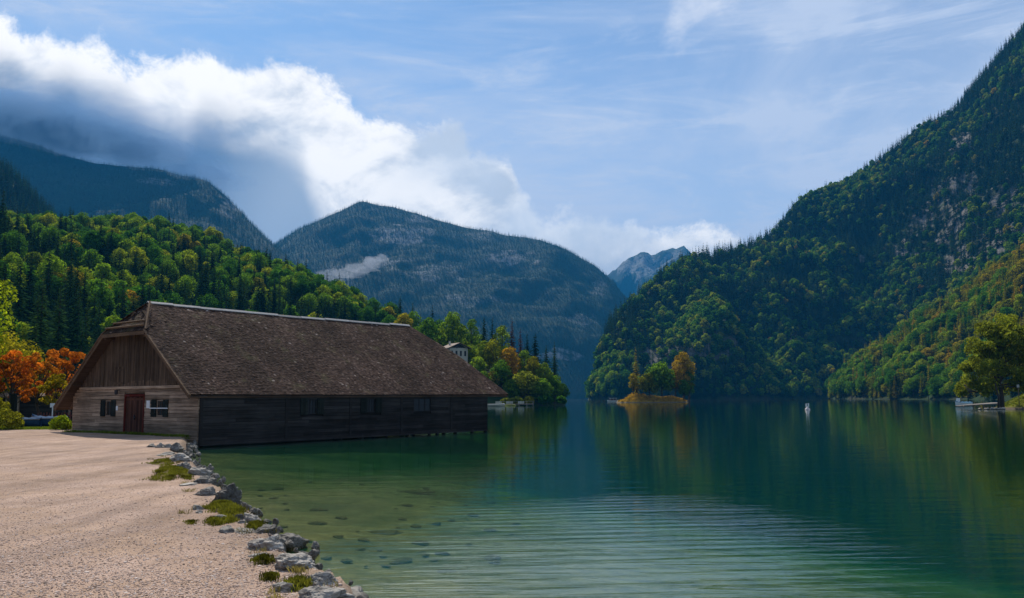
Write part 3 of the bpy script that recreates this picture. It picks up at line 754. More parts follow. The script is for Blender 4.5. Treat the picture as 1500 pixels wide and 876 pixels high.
while t < 22.2:
    l = random.uniform(1.6, 2.4); e = min(t + l, 22.35); z = 8.10 + random.uniform(0, .015) + sagz((t + e) / 2)
    mb.hexa([(t, SM - .13, z - .10), (e - .01, SM - .13, z - .10), (e - .01, SM + .0, z), (t, SM, z), (t, SM - .12, z - .06), (e - .01, SM - .12, z - .06), (e - .01, SM, z + .045), (t, SM, z + .045)], random.random())
    mb.hexa([(t, SM, z), (e - .01, SM, z), (e - .01, SM + .13, z - .10), (t, SM + .13, z - .10), (t, SM, z + .045), (e - .01, SM, z + .045), (e - .01, SM + .12, z - .06), (t, SM + .12, z - .06)], random.random())
    t = e
mb.build('ridge_cap', M['ridge'], roof)
mb = MB()
for side in (-1, 1):
    mb.bar((-.66, SM + side * 2.3, 6.33), (.85, SM, 8.14), .1, .05, .75)
mb.build('hip_cap', M['barge'], roof)
for a_ in ((-.5, .1, SM - 5.9, SM - 5.7, 3.05, 3.25), (-.6, .1, SM - 2.2, SM - 2.0, 5.9, 6.1), (-.6, .1, SM + 2.0, SM + 2.2, 5.9, 6.1), (-.6, .1, SM + 5.6, SM + 5.8, 3.3, 3.5)):
    mb = MB(); mb.box(*a_, .5); mb.build('purlin_end', M['under'], roof)

# ================================================================== HILLS
MT = lambda ks: [M[k] for k in ks]
near_left = Hill('wooded_hillside', [(-330, 320, 560), (-150, 325, 560), (0, 332, 560), (60, 340, 555), (130, 342, 550), (200, 343, 540), (250, 350, 530), (330, 377, 500), (420, 412, 470), (480, 440, 450), (540, 468, 430), (600, 486, 410), (650, 506, 390), (700, 530, 380)],
    [(-330, 120), (0, 130), (200, 190), (400, 240), (600, 300), (700, 320)], 110, 44, 7, 70, prof=1.0, seed=3, zb=-3, gul=.5)
promontory = Hill('promontory_hill', [(520, 498, 350), (580, 508, 345), (640, 520, 335), (700, 524, 325), (740, 534, 320), (780, 552, 315), (805, 568, 312), (822, 582, 310), (829, 593, 305)],
    [(520, 275), (640, 280), (760, 284), (829, 292)], 60, 24, 1.6, 25, prof=.85, seed=5, zb=-2.5)
dark_left = Hill('dark_wooded_ridge', [(-300, 120, 1100), (-120, 170, 1100), (-30, 225, 1080), (20, 262, 1060), (45, 290, 1040), (75, 325, 1020), (130, 370, 1000), (220, 430, 950)], [(-300, 620), (0, 660), (220, 720)], 60, 40, 30, 160, prof=.95, seed=11, gul=.4)
R_ROCK = [(1400, 310, 55, 40, 1.1), (1345, 325, 26, 22, 1.0), (1470, 330, 30, 50, 1.0), (1420, 395, 30, 26, 1.05), (1405, 200, 22, 30, .6), (1440, 360, 30, 20, .9), (1325, 365, 25, 15, .7), (1260, 380, 14, 10, .6),
          (965, 522, 36, 20, 1.0), (1035, 522, 40, 14, .85), (1010, 500, 60, 12, .8), (1160, 500, 25, 10, .6), (930, 545, 22, 14, .7), (1100, 540, 26, 12, .6), (900, 500, 14, 10, .4)]
right_mt = Hill('forested_mountainside', [(862, 590, 1000), (868, 562, 1010), (880, 515, 1040), (893, 484, 1080), (930, 440, 1150), (1000, 392, 1250), (1080, 368, 1350), (1130, 343, 1400), (1170, 303, 1450), (1230, 277, 1480), (1290, 243, 1500), (1340, 200, 1500), (1400, 165, 1480), (1450, 105, 1450), (1500, 45, 1420), (1560, -30, 1400), (1700, -160, 1350), (1900, -300, 1250)],
    [(862, 960), (900, 900), (1050, 900), (1200, 960), (1350, 900), (1500, 780), (1700, 650), (1900, 560)], 190, 110, 34, 210, prof=1.0, rocks=R_ROCK, seed=21, gul=.7)
spur = Hill('autumn_spur', [(1212, 588, 800), (1235, 560, 800), (1262, 535, 800), (1300, 512, 790), (1350, 476, 770), (1400, 446, 750), (1450, 408, 730), (1500, 380, 700), (1600, 320, 660), (1760, 240, 600)],
    [(1212, 780), (1260, 640), (1350, 560), (1450, 480), (1550, 420), (1760, 330)], 90, 40, 9, 90, prof=.95, rocks=[(1418, 405, 16, 12, .8)], seed=31, gul=.5, bdir=1.0)
C_ROCK = [(590, 345, 45, 14, .75), (560, 385, 50, 14, .6), (745, 378, 40, 12, .75), (640, 400, 60, 16, .55), (500, 400, 30, 20, .6), (690, 440, 60, 14, .5), (820, 520, 40, 10, .75), (850, 470, 30, 16, .5), (880, 420, 18, 14, .5), (615, 320, 20, 8, .6), (700, 345, 40, 8, .5)]
central = Hill('central_mountain', [(330, 420, 3300), (370, 385, 3300), (405, 358, 3350), (450, 333, 3400), (490, 312, 3450), (528, 296, 3500), (570, 303, 3500), (610, 312, 3500), (650, 322, 3500), (690, 334, 3500), (740, 348, 3450), (790, 353, 3400), (830, 368, 3350), (870, 388, 3300), (900, 408, 3250), (925, 440, 3200), (950, 490, 3100), (975, 545, 3000), (1000, 590, 2900)],
    [(330, 1900), (600, 2100), (850, 2200), (1000, 2500)], 170, 90, 48, 520, prof=.85, rocks=C_ROCK, mat='far_hill', seed=41, gul=.35)
left_mt = Hill('cloud_capped_mountain', [(-400, 120, 2900), (-150, 170, 2900), (0, 200, 2850), (60, 210, 2850), (130, 235, 2800), (230, 248, 2800), (300, 268, 2750), (330, 290, 2700), (362, 325, 2650), (400, 362, 2600), (440, 400, 2550), (500, 460, 2500), (560, 560, 2450), (590, 600, 2400)],
    [(-400, 1500), (200, 1600), (590, 1900)], 120, 80, 45, 480, prof=.9, rocks=[(335, 300, 20, 20, .6), (230, 265, 40, 8, .5)], mat='far_hill', seed=51, gul=.3)
distant = Hill('distant_peak', [(800, 470, 6000), (870, 420, 6000), (900, 400, 6000), (915, 388, 6000), (940, 378, 6000), (955, 383, 6000), (975, 373, 6050), (998, 366, 6050), (1012, 376, 6050), (1040, 384, 6050), (1100, 430, 6050), (1200, 560, 6050)],
    [(800, 4300), (1200, 4600)], 90, 40, 130, 500, prof=.9, rocks=[(940, 390, 60, 14, .9), (1000, 380, 30, 14, .9)], mat='far_hill', seed=61, gul=.8, ridge_noise=.35)
# ---- tree meshes for the hillsides
BV = [joined_tree('broadleaf_tree', broadleaf_parts(100 + k, 15 + k * 1.3, (11.5, 14, 9.5, 12.5, 8)[k], 2.6 + .5 * k, (11, 14, 8, 17, 9)[k], 150, (.85, .75, .9, .65, .7)[k], 1.05 + .05 * (k % 3), .5), M['broad'], M['bark']) for k in range(5)][:4]
GV = [joined_tree('autumn_broadleaf_tree', broadleaf_parts(120 + k, 17, 11, 3.2, 11, 150, .85, 1.05), M['gold'], M['bark']) for k in range(3)]
SV = [joined_tree('spruce_tree', spruce_parts(140 + k, 25, 3.6 + .5 * k, 30, 10, .35, .05, .3, 2), M['spruce'], M['bark']) for k in range(3)]
LV = [joined_tree('golden_larch_tree', spruce_parts(150 + k, 23, 3.6, 26, 9, .2, .08, .35, 2), M['gold'], M['bark']) for k in range(2)]
BL_ = [joined_tree('broadleaf_tree_far', broadleaf_parts(160 + k, 15, 11, 2.5, 8, 60, 1.5, 1.1), M['broad'], M['bark']) for k in range(3)]
GL_ = [joined_tree('autumn_tree_far', broadleaf_parts(170, 14, 10, 2.5, 8, 60, 1.5, 1.1), M['gold'], M['bark'])]
SL_ = [joined_tree('spruce_far', spruce_parts(180 + k, 24, 3.8, 15, 7, .35, .04, .3, 1), M['spruce'], M['bark']) for k in range(3)]
FV = [joined_tree('conifer_far', spruce_parts(190 + k, 24, 5.0, 7, 5, .4, .0, .3, 1), M['far'], M['bark']) for k in range(3)]
rg = np.random.default_rng(77)
barn_poly = [bw(0, 13.4, .5), bw(0, 13.4, 3), bw(.9, SM, 8), bw(22.2, SM, 8), bw(26, 0, 2.7), bw(26, 0, 0), bw(0, 0, 0)]
bpx, bpy_, _ = proj(np.array(barn_poly))
def inside(px, py):
    r = np.zeros(len(px), bool); n = len(bpx)
    for i in range(n):
        x0, y0, x1, y1 = bpx[i], bpy_[i], bpx[(i + 1) % n], bpy_[(i + 1) % n]
        c = ((y0 > py) != (y1 > py)) & (px < (x1 - x0) * (py - y0) / (y1 - y0 + 1e-9) + x0); r ^= c
    return r
def visible_filter(P, h=14):
    px, py, d = proj(P + [0, 0, h]); px2, py2, _ = proj(P + [0, 0, h * .3])
    return ~(inside(px, py + 4) & inside(px2, py2))
cnt = {}
def plant(me_list, P, name, label, cat, group, smin=.8, smax=1.2):
    for p in P:
        me = me_list[rg.integers(len(me_list))]
        o = bpy.data.objects.new(name, me); COL.objects.link(o); o.location = p - [0, 0, .5]
        s = smin * .8 + (smax * 1.12 - smin * .8) * rg.random() ** 1.3; o.scale = (s * rg.uniform(.8, 1.25), s * rg.uniform(.8, 1.25), s * rg.uniform(.85, 1.15)); o.rotation_euler = (0, 0, rg.uniform(0, 6.28))
        tag(o, label, cat, group)
# left hillside
P = near_left.sample(50000, rg, 1.0, 6.3, pxr=(-60, 720)); P = P[visible_filter(P)]
px, py, d = proj(P + [0, 0, 12]); P = P[(px > -25) & (py > 250)]
px, py, d = proj(P); cl = fbm(P / 70., 3, 77) + .35 * rg.normal(size=len(P)) - .2 * (px < 130)
con = cl < .08; sz = 1 / d
print('left hill trees', len(P), con.sum())
order = np.argsort(d); rank = np.empty(len(P), int); rank[order] = np.arange(len(P))
nearP = rank < 420
plant(SV, P[nearP & con], 'spruce_tree', 'dark green spruce among the mixed trees on the hillside behind the boathouse', 'spruce', 'spruces on the hillside behind the boathouse', .42, .75)
gold = (rg.random(len(P)) < .13) & ~con
plant(BV, P[nearP & ~con & ~gold], 'broadleaf_tree', 'green round-crowned tree on the wooded hillside behind the boathouse', 'tree', 'broadleaf trees on the hillside behind the boathouse', .40, .72)
plant(GV, P[nearP & gold], 'autumn_tree', 'yellowing round-crowned tree on the wooded hillside behind the boathouse', 'tree', 'yellowing trees on the hillside behind the boathouse', .38, .7)
Q = P[~nearP]; cq = con[~nearP]
if len(Q):
    idx = np.where(cq, rg.integers(7, 10, len(Q)), rg.integers(0, 6, len(Q)))
    idx = np.where(~cq & (rg.random(len(Q)) < .9), np.minimum(idx, 3 + (rg.random(len(Q)) < .12) * 3), idx)
    scatter('forest_on_hillside', Q, BV + GV + SV, idx, rg.uniform(.42, .85, len(Q)) * np.where(cq, .85, .9), 'mixed green forest higher up the hillside behind the boathouse', 'forest', rg)
# dark ridge far left
P = dark_left.sample(40000, rg, 1.05, 9.0, pxr=(-60, 300)); idx = rg.integers(0, 3, len(P))
scatter('spruce_forest', P, SL_, idx, rg.uniform(.7, 1.1, len(P)), 'dark spruce forest on the ridge at the edge of the valley', 'forest', rg)
# right mountainside
P = right_mt.sample(420000, rg, 1.03, 8.2, pxr=(845, 1560), keep_rock=.05)
px, py, d = proj(P); cl = fbm(P / 110., 4, 78) + .4 * rg.normal(size=len(P)); hgt = np.clip((600 - py) / 550, 0, 1)
con = cl + (hgt - .35) * 1.1 + .5 * (py < 620 - (px - 860) * .9 - 60) * 0 > -.08
gold = ~con & (rg.random(len(P)) < .03 + .09 * (px > 1250))
front = np.argsort(d)[:60]; fm = np.zeros(len(P), bool)
low = (P[:, 2] < 14); fm[np.where(low)[0][:90]] = True
print('right trees', len(P), con.sum(), fm.sum())
plant(BV, P[fm & ~con], 'broadleaf_tree', 'green tree at the foot of the steep mountainside across the lake', 'tree', 'broadleaf trees along the foot of the steep mountainside', .6, 1.0)
plant(SV, P[fm & con], 'spruce_tree', 'dark spruce at the foot of the steep mountainside across the lake', 'spruce', 'spruces along the foot of the steep mountainside', .6, 1.0)
Q = P[~fm]; cq = con[~fm]; gq = gold[~fm]
idx = np.where(cq, rg.integers(4, 7, len(Q)), np.where(gq, 3, rg.integers(0, 3, len(Q))))
scatter('mountainside_forest', Q, BL_ + GL_ + SL_, idx, rg.uniform(.55, 1.15, len(Q)) * np.where(cq, .95, .9), 'dense green mixed forest covering the steep mountainside', 'forest', rg)
# golden spur
P = spur.sample(36000, rg, 1.5, 7.5, pxr=(1120, 1540)); px, py, d = proj(P)
cl = fbm(P / 60., 3, 79) + .35 * rg.normal(size=len(P)); k = np.where(cl < -.45, 0, np.where(cl < .15, 1, 2)); k = np.where((k == 2) & (rg.random(len(P)) < .3), 3, k)
order = np.argsort(d); nr = np.zeros(len(P), bool); nr[order[:190]] = True
print('spur trees', len(P))
plant(BV, P[nr & (k == 0)], 'broadleaf_tree', 'green tree among the golden ones on the lakeside spur', 'tree', 'green trees on the lakeside spur', .6, .95)
plant(LV, P[nr & (k == 1)], 'golden_larch_tree', 'golden-green larch with a pointed crown on the lakeside spur', 'larch', 'larches on the lakeside spur', .6, .95)
plant(GV, P[nr & (k == 2)], 'autumn_tree', 'yellow-gold round-crowned tree on the lakeside spur', 'tree', 'golden trees on the lakeside spur', .6, .95)
plant(SV, P[nr & (k == 3)], 'spruce_tree', 'dark spruce among the golden trees on the lakeside spur', 'spruce', 'spruces on the lakeside spur', .6, .95)
Q = P[~nr]; kq = k[~nr]
idx = np.where(kq == 0, rg.integers(0, 4, len(Q)), np.where(kq == 1, rg.integers(7, 9, len(Q)), np.where(kq == 2, rg.integers(4, 7, len(Q)), 9)))
scatter('forest_on_spur', Q, BV + GV + LV + SV[:1], idx, rg.uniform(.6, .95, len(Q)), 'golden and green forest on the lakeside spur', 'forest', rg)
# far mountains
for hill, nm, n, sep, pr in ((central, 'central_mountain_forest', 420000, 10.5, (330, 960)), (left_mt, 'clouded_mountain_forest', 320000, 11.5, (-60, 560))):
    P = hill.sample(n, rg, 1.02, sep, pxr=pr, keep_rock=.12); print(nm, len(P))
    scatter(nm, P, FV, rg.integers(0, 3, len(P)), rg.uniform(.38, .82, len(P)), 'dense dark spruce forest on the ' + hill.name.replace('_', ' '), 'forest', rg)
#@@PART3
# ================================================================== PROMONTORY TREES
def hill_z(h, x, y):
    i = np.argmin((h.V[:, 0] - x) ** 2 + (h.V[:, 1] - y) ** 2); return max(.1, float(h.V[i, 2]))
def put_tree(kind, px, top, Y, w, label, seed, cat='tree', group=None, hill=promontory, base=None, crown=None, per=190, leaf=None, scalez=None):
    x, _, zt = at(px, top, Y); z0 = hill_z(hill, x, Y) if base is None else at(px, base, Y)[2]
    H = max(3.0, zt - z0); wd = w * Y / F
    mats = {'b': 'green', 'g': 'gold', 's': 'spruce', 'd': 'dead', 'o': 'isle_gold', 'l': 'gold', 'h': 'shrub'}
    if kind in 'sdl':
        parts = spruce_parts(seed, H, wd / 2 * (1.7 if kind == 's' else 1.6), 34, 10, .35 if kind != 'l' else .22, .06, .35, 2)
        nm = {'s': 'spruce_tree', 'd': 'bare_conifer', 'l': 'larch_tree'}[kind]
    else:
        parts = broadleaf_parts(seed, H, wd, H * .16, 13, per, leaf or wd * .065, 1.1); nm = 'broadleaf_tree'
    return tree_two(nm, parts, M[mats[kind]], M['bark'], label, (x, Y, z0), 0, cat, group)
PT = [('g', 592, 458, 350, 30, 'yellowing tree just above the far end of the boathouse ridge'),
      ('b', 628, 466, 335, 32, 'round green tree directly behind the boathouse gable, uphill of the white house'),
      ('b', 663, 459, 340, 38, 'largest domed green tree, right behind the white house'),
      ('b', 691, 465, 338, 24, 'narrow upright green tree between the domed tree and the dark spruces'),
      ('s', 709, 463, 330, 15, 'tallest dark spruce of the promontory, first beside the green trees'),
      ('s', 721, 465, 328, 13, 'dark spruce standing close beside the tallest one'),
      ('b', 736, 474, 326, 26, 'olive green tree between the dark spruces and the reddish bare conifer'),
      ('d', 750, 464, 325, 13, 'tall reddish bare conifer with thin dead branches'),
      ('d', 762, 480, 322, 12, 'smaller reddish bare conifer beside the tall one'),
      ('s', 772, 489, 320, 13, 'dark spruce just past the bare conifers'),
      ('s', 784, 487, 318, 16, 'dark spruce in the middle of the promontory skyline'),
      ('s', 800, 505, 314, 14, 'dark spruce near the tip of the promontory'),
      ('s', 812, 499, 312, 12, 'last tall spruce above the tip of the promontory'),
      ('b', 708, 500, 312, 26, 'mid green tree below the tallest spruce'),
      ('g', 722, 497, 308, 30, 'olive yellow tree halfway down the promontory slope'),
      ('g', 748, 508, 306, 32, 'broad golden-green tree below the bare conifers'),
      ('b', 768, 512, 308, 22, 'small dark green tree below the middle spruce'),
      ('g', 781, 523, 303, 26, 'yellow-green tree with a ragged crown under the skyline spruces'),
      ('b', 734, 530, 298, 32, 'bright green tree low on the promontory slope'),
      ('g', 722, 543, 296, 20, 'small yellow tree next to the boathouse roof corner'),
      ('h', 772, 546, 294, 40, 'bright yellow-green tree leaning over the landing stage'),
      ('b', 797, 532, 302, 28, 'dark green tree under the last spruces'),
      ('b', 794, 556, 293, 34, 'dense dark tree hanging over the water past the landing stage'),
      ('b', 812, 552, 299, 30, 'dark rounded tree at the waterline near the promontory tip'),
      ('b', 824, 562, 303, 20, 'small dark tree at the very tip of the promontory'),
      ('b', 750, 558, 292, 26, 'green tree right above the landing stage'),
      ('b', 688, 508, 318, 26, 'dark tree beside the white house'),
      ('b', 700, 525, 304, 30, 'dark green tree over the boathouse roof slope'),
      ('b', 708, 545, 296, 24, 'low green tree behind the boathouse eave corner'),
      ('b', 612, 478, 330, 26, 'dark green tree peeping over the boathouse roof'),
      ('b', 645, 482, 345, 30, 'green tree behind the roof of the white house')]
for k, (kd, px_, top, Y, w, lab) in enumerate(PT):
    put_tree(kd, px_, top, Y, w, lab, 300 + k, 'spruce' if kd == 's' else 'tree', 'trees on the promontory', per=170)
# shoreline bushes of the promontory
def bush(name, label, loc, w, h, mat, seed, group=None, per=260, leaf=.12, lobes=9):
    V, Q, T, tb = broadleaf_parts(seed, h, w, h * .08, lobes, per, leaf, 1.15, .4, -.5)
    t = thing(name, label, 'bush', loc, 0, group)
    link(bpy.data.objects.new('foliage', npmesh('foliage', V, Q, [M[mat]], False, None, {'tint': ('FACE', T)})), t); return t
for k, (px_, py_, w, h, mt, lab) in enumerate([(757, 588, 22, 6, 'shrub', 'low bright bush just behind the landing stage'), (775, 591, 18, 7, 'gold', 'rounded yellow-green bush at the end of the landing stage'), (742, 586, 16, 5, 'shrub', 'small pale bush beside the boathouse corner'), (800, 592, 24, 9, 'broad', 'dark bush dipping to the water past the landing stage'), (822, 592, 16, 8, 'broad', 'dark bush on the rock at the promontory tip')]):
    x, y, z = at(px_, py_, 287); bush('bush', lab, (x, 287, .2), w * 287 / F, (h + 3) * 287 / F, mt, 350 + k, 'bushes along the promontory shore', 120, .5)
# ---- white house on the slope
hx, _, _ = at(666, 505, 312); hy = 312
house = thing('hillside_house', 'small white house with a pitched roof, half hidden by the boathouse roof', 'house', (hx, hy, at(666, 525, 312)[2]), R(32)); house.scale = (.9, .9, .82)
M['plaster'] = simple('white_plaster', (.42, .40, .34), .9, .12, 1.5)
M['rooftile'] = simple('brown_house_roof', (.13, .085, .06), .8, .35, 3)
mb = MB(); mb.box(-4.2, 4.2, -3.4, 3.4, -2, 4.6); mb.poly([(-4.2, -3.4, 4.6), (4.2, -3.4, 4.6), (0, -3.4, 6.5)]); mb.poly([(-4.2, 3.4, 4.6), (4.2, 3.4, 4.6), (0, 3.4, 6.5)])
mb.box(-9.5, -4.21, -2.6, 3.2, -2, 4.0)
mb.build('wall', M['plaster'], house)
mb = MB()
for s in (-1, 1): mb.hexa([(0, -4.6, 6.55), (s * 5.4, -4.6, 4.1), (s * 5.4, 4.2, 4.1), (0, 4.2, 6.55), (0, -4.6, 6.8), (s * 5.4, -4.6, 4.35), (s * 5.4, 4.2, 4.35), (0, 4.2, 6.8)])
mb.build('roof', M['rooftile'], house)
mb = MB(); mb.box(-10, -4.6, -3.4, 3.6, 4.0, 4.3); mb.build('annex_roof', M['white'], house)
mb = MB(); mb.box(-1.2, -.5, -3.46, -3.39, 4.3, 5.3); mb.build('loft_window', M['iron'], house)
mb = MB(); mb.hexa([(-3.6, -3.45, 4.5), (3.6, -3.45, 4.5), (3.6, -3.4, 4.5), (-3.6, -3.4, 4.5), (-.6, -3.45, 6.1), (.6, -3.45, 6.1), (.6, -3.4, 6.1), (-.6, -3.4, 6.1)]); mb.build('gable_boards', M['side_log'], house)
for q in (-3, -1, 1, 3):
    mb = MB(); mb.box(q - .42, q + .42, -3.47, -3.38, .9, 3.2); mb.build('window', M['glass'], house)
for q in (-8.4, -6.4): mb = MB(); mb.box(q - .4, q + .4, -2.67, -2.58, 1.2, 3.0); mb.build('window', M['glass'], house)
mb = MB(); mb.box(-2.4, -1.8, 0, .6, 5, 7.6); mb.build('chimney', M['plaster'], house)
# ---- landing stage
M['deck'] = wood('grey_deck_planks', (.12, .10, .085), (.34, .30, .26), 'x')
lx, ly = at(758, 590, 276)[0], 276
dock = thing('landing_stage', 'low wooden landing stage with pale rail panels below the promontory trees', 'jetty', (lx, ly, 0))
mb = MB(); mb.box(-7.5, 5.2, -1, 1, .45, .62, .5); mb.build('deck', M['deck'], dock)
for q in (-7, -4.5, -2, .5, 3, 5):
    mb = MB(); mb.box(q - .09, q + .09, -.95, -.77, -2, 1.5, .6); mb.build('post', M['deck'], dock)
for a, b in ((-7, -5), (-3.6, -1.4), (.2, 2.2)):
    mb = MB()
    for q in range(4): mb.box(a + (b - a) * q / 4, a + (b - a) * (q + .9) / 4, -1.0, -.96, .7, 1.45, random.random())
    mb.build('rail_panel', M['plaster'], dock)
mb = MB(); mb.box(-7.1, 5.1, -.93, -.87, 1.38, 1.46, .8); mb.build('handrail', M['deck'], dock)
def rowboat(name, label, loc, rz, L, Wd, H, hull, inner, cat='boat', group=None, cover=None, roof=None):
    t = thing(name, label, cat, loc, rz, group); n, m = 14, 7
    V = []; 
    for i in range(n):
        u = i / (n - 1); w = Wd / 2 * (math.sin(min(1, u * 1.25 + .28) * math.pi / 2)) * (1 - max(0, (u - .55) / .45) ** 2.2); w = max(w, .015); sheer = H * (1 + .3 * max(0, (u - .6) / .4) ** 2)
        for j in range(m):
            a = math.pi * j / (m - 1); V.append((L * (u - .5), -w * math.cos(a), sheer * (1 - math.sin(a) ** .7) + .25 * H * max(0, (u - .8) / .2) * math.sin(a)))
    Fc = [[i * m + j, i * m + j + 1, (i + 1) * m + j + 1, (i + 1) * m + j] for i in range(n - 1) for j in range(m - 1)] + [[j for j in range(m)]]
    link(bpy.data.objects.new('hull', npmesh('hull', V, Fc, [hull], True, None, {'tint': ('FACE', [.5] * len(Fc))})), t)
    mb = MB()
    for s in (0, m - 1): mb.tube([tuple(Vector(V[i * m + s]) + Vector((0, 0, .02))) for i in range(n)], [.035] * n, 6)
    mb.build('gunwale', inner, t, True)
    if cover is not None:
        V2 = []; k = 7
        for i in range(n):
            a, b = Vector(V[i * m]), Vector(V[i * m + m - 1])
            for j in range(k):
                q = a.lerp(b, j / (k - 1)); q.z += .05 + .22 * H * math.sin(math.pi * j / (k - 1)) * (1 + .3 * math.sin(i * 2.1)); q.y *= 1.06; V2.append(tuple(q))
            
        Fc = [[i * k + j, i * k + j + 1, (i + 1) * k + j + 1, (i + 1) * k + j] for i in range(n - 1) for j in range(k - 1)]
        link(bpy.data.objects.new('cover', npmesh('cover', V2, Fc, [cover], True, None, {'tint': ('FACE', [.5] * len(Fc))})), t)
    else:
        for u in (.3, .55, .75):
            mb = MB(); w = Wd * .42 * (1 if u < .6 else .75); mb.box(L * (u - .5) - .12, L * (u - .5) + .12, -w, w, H * .62, H * .68); mb.build('thwart', inner, t)
    if roof:
        mb = MB()
        for x in (-.32, -.05, .22):
            for s in (-1, 1): mb.box(L * x - .04, L * x + .04, s * Wd * .4 - .04, s * Wd * .4 + .04, H * .8, roof)
        mb.build('posts', inner, t)
        mb = MB(); mb.box(-L * .38, L * .3, -Wd * .48, Wd * .48, roof, roof + .12); mb.build('roof', M['white'], t)
        mb = MB(); mb.box(-L * .34, L * .26, -Wd * .38, Wd * .38, H * .8, roof - .25); mb.build('cabin', M['door'], t)
    return t
x, y, z = at(724, 593.5, 262); rowboat('rowing_boat', 'pale rowing boat moored beside the landing stage at the boathouse corner', (x, 262, -.12), R(5), 6.5, 1.9, .75, M['plaster'], M['white'])
x, y, z = at(718, 590, 268); rowboat('rowing_boat', 'grey wooden boat tied up just behind the pale one', (x, 268, -.12), R(172), 6, 1.8, .8, M['deck'], M['deck'])
x, _, _ = at(897.5, 588, 520); rowboat('passenger_boat', 'small white passenger boat with a flat roof cruising left of the islet', 'x' and (x, 520, -.25), R(180), 6.6, 2.2, 1.0, M['white'], M['white'], roof=2.3)
# ================================================================== ISLET
IC = gnd(960, 589.6); ix, iy = float(IC[0]), float(IC[1]) + 8
nr_, na_ = 26, 72; V = []
for i in range(nr_):
    for j in range(na_):
        r = i / (nr_ - 1); a = 2 * math.pi * j / na_; x = r * 18.2 * math.cos(a); y = r * 9 * math.sin(a)
        V.append((x, y, 0))
V = np.array(V); r_ = np.hypot(V[:, 0] / 18.2, V[:, 1] / 9)
V[:, 2] = 2.6 * (1 - sstep(.45, 1.06, r_)) * (1 + .25 * fbm(V / 4, 3, 4)) + 1.6 * np.exp(-((V[:, 0] + 9) ** 2 + V[:, 1] ** 2) / 12) + .35 * fbm(V / 1.3, 4, 5) - .5 * sstep(.9, 1, r_)
V[:, 0] *= 1 + .05 * fbm(V / 5, 2, 6)
Qd = np.array([[i * na_ + j, i * na_ + (j + 1) % na_, (i + 1) * na_ + (j + 1) % na_, (i + 1) * na_ + j] for i in range(nr_ - 1) for j in range(na_)])
im, nt = new_mat('islet_grass'); N = NT(nt); ob = N.obj(); nz = N.noise(ob, .9, 6, .7); szz = N.n('ShaderNodeSeparateXYZ'); N.l(ob, szz.inputs[0])
gr = N.mix(N.mapr(nz, .35, .65), (.12, .085, .015), (.38, .24, .03)); gr = N.mix(N.mapr(szz.outputs[2], .45, .1), gr, (.12, .10, .08))
N.out(N.principled(gr, .95, N.bump(nz, .8, .3), .1))
isl = link(bpy.data.objects.new('islet_ground', npmesh('islet_ground', V, Qd, [im], True))); isl.location = (ix, iy, 0); tag(isl, 'tiny grassy islet with golden autumn grass', None, None, 'structure')
def isle_z(x, y):
    i = np.argmin((V[:, 0] - (x - ix)) ** 2 + (V[:, 1] - (y - iy)) ** 2); return float(V[i, 2])
for k, (kd, px_, top, dy, w, lab) in enumerate([
        ('l', 931, 508, 3, 15, 'slender pointed golden-green larch on the islet'), ('o', 927, 545, -1, 13, 'small amber tree at the boat end of the islet'),
        ('o', 942, 551, 1, 13, 'small brownish tree between the larch and the dark round tree'), ('b', 968, 533, -2, 44, 'big dark green round tree in the middle of the islet'),
        ('g', 951, 548, -3, 28, 'yellow-green low tree leaning out beside the dark round tree'), ('o', 1000, 515, 4, 33, 'tallest amber tree of the islet'),
        ('o', 989, 538, 0, 22, 'orange tree tucked between the dark round tree and the tallest one'), ('b', 1009, 540, 3, 16, 'dim green tree at the far end of the islet'),
        ('b', 1001, 556, -3, 18, 'low olive tree at the foot of the tallest amber one')]):
    x, _, zt = at(px_, top, iy + dy); z0 = isle_z(x, iy + dy) - .1; H = zt - z0; wd = w * iy / F
    mt = {'l': 'gold', 'o': 'isle_gold', 'b': 'green', 'g': 'gold'}[kd]
    parts = spruce_parts(400 + k, H, wd / 2, 30, 9, .2, .1, .4, 2) if kd == 'l' else broadleaf_parts(400 + k, H, wd, H * .17, 14, 260, wd * .055, 1.12)
    tree_two({'l': 'larch_tree'}.get(kd, 'islet_tree'), parts, M[mt], M['bark'], lab, (x, iy + dy, z0), 0, 'tree', 'trees on the islet')
def tufts(name, P, hts, mat, label, nb=7, w=.012, seed=0, spread=.05, lean=.5):
    r = np.random.default_rng(seed); P = np.repeat(np.asarray(P), nb, 0); n = len(P); h = np.repeat(hts, nb) * r.uniform(.5, 1.2, n)
    P = P + np.c_[r.normal(size=(n, 2)) * spread, np.zeros(n)]; a = r.uniform(0, 6.283, n); ln = r.uniform(.1, 1, n) * lean * h
    s = np.c_[np.cos(a + 1.57), np.sin(a + 1.57), a * 0] * w; e = np.c_[np.cos(a), np.sin(a), a * 0]
    V = np.stack([P - s, P + s, P + s * .6 + e * (ln * .4)[:, None] + np.c_[a * 0, a * 0, h * .65], P + e * ln[:, None] + np.c_[a * 0, a * 0, h]], 1).reshape(-1, 3)
    o = link(bpy.data.objects.new(name, npmesh(name, V, np.arange(n * 4).reshape(n, 4), [mat], False, None, {'tint': ('FACE', r.random(n))}))); tag(o, label, 'grass', None, 'stuff'); return o
M['grass'] = foliage('short_grass', [(0, (.10, .15, .02)), (1, (.16, .19, .025))], .4, nscale=3)
M['drygrass'] = foliage('golden_islet_grass', [(0, (.30, .19, .03)), (1, (.38, .24, .03))], .4, nscale=.7)
P = []
for _ in range(5000):
    a, r = random.uniform(0, 6.283), math.sqrt(random.random()) * .93; x, y = ix + 18 * r * math.cos(a), iy + 9 * r * math.sin(a); z = isle_z(x, y)
    if z > .4: P.append((x, y, z - .05))
tufts('islet_grass', P, np.full(len(P), .65), M['drygrass'], 'golden autumn grass growing over the islet', 4, .06, 5, .25)
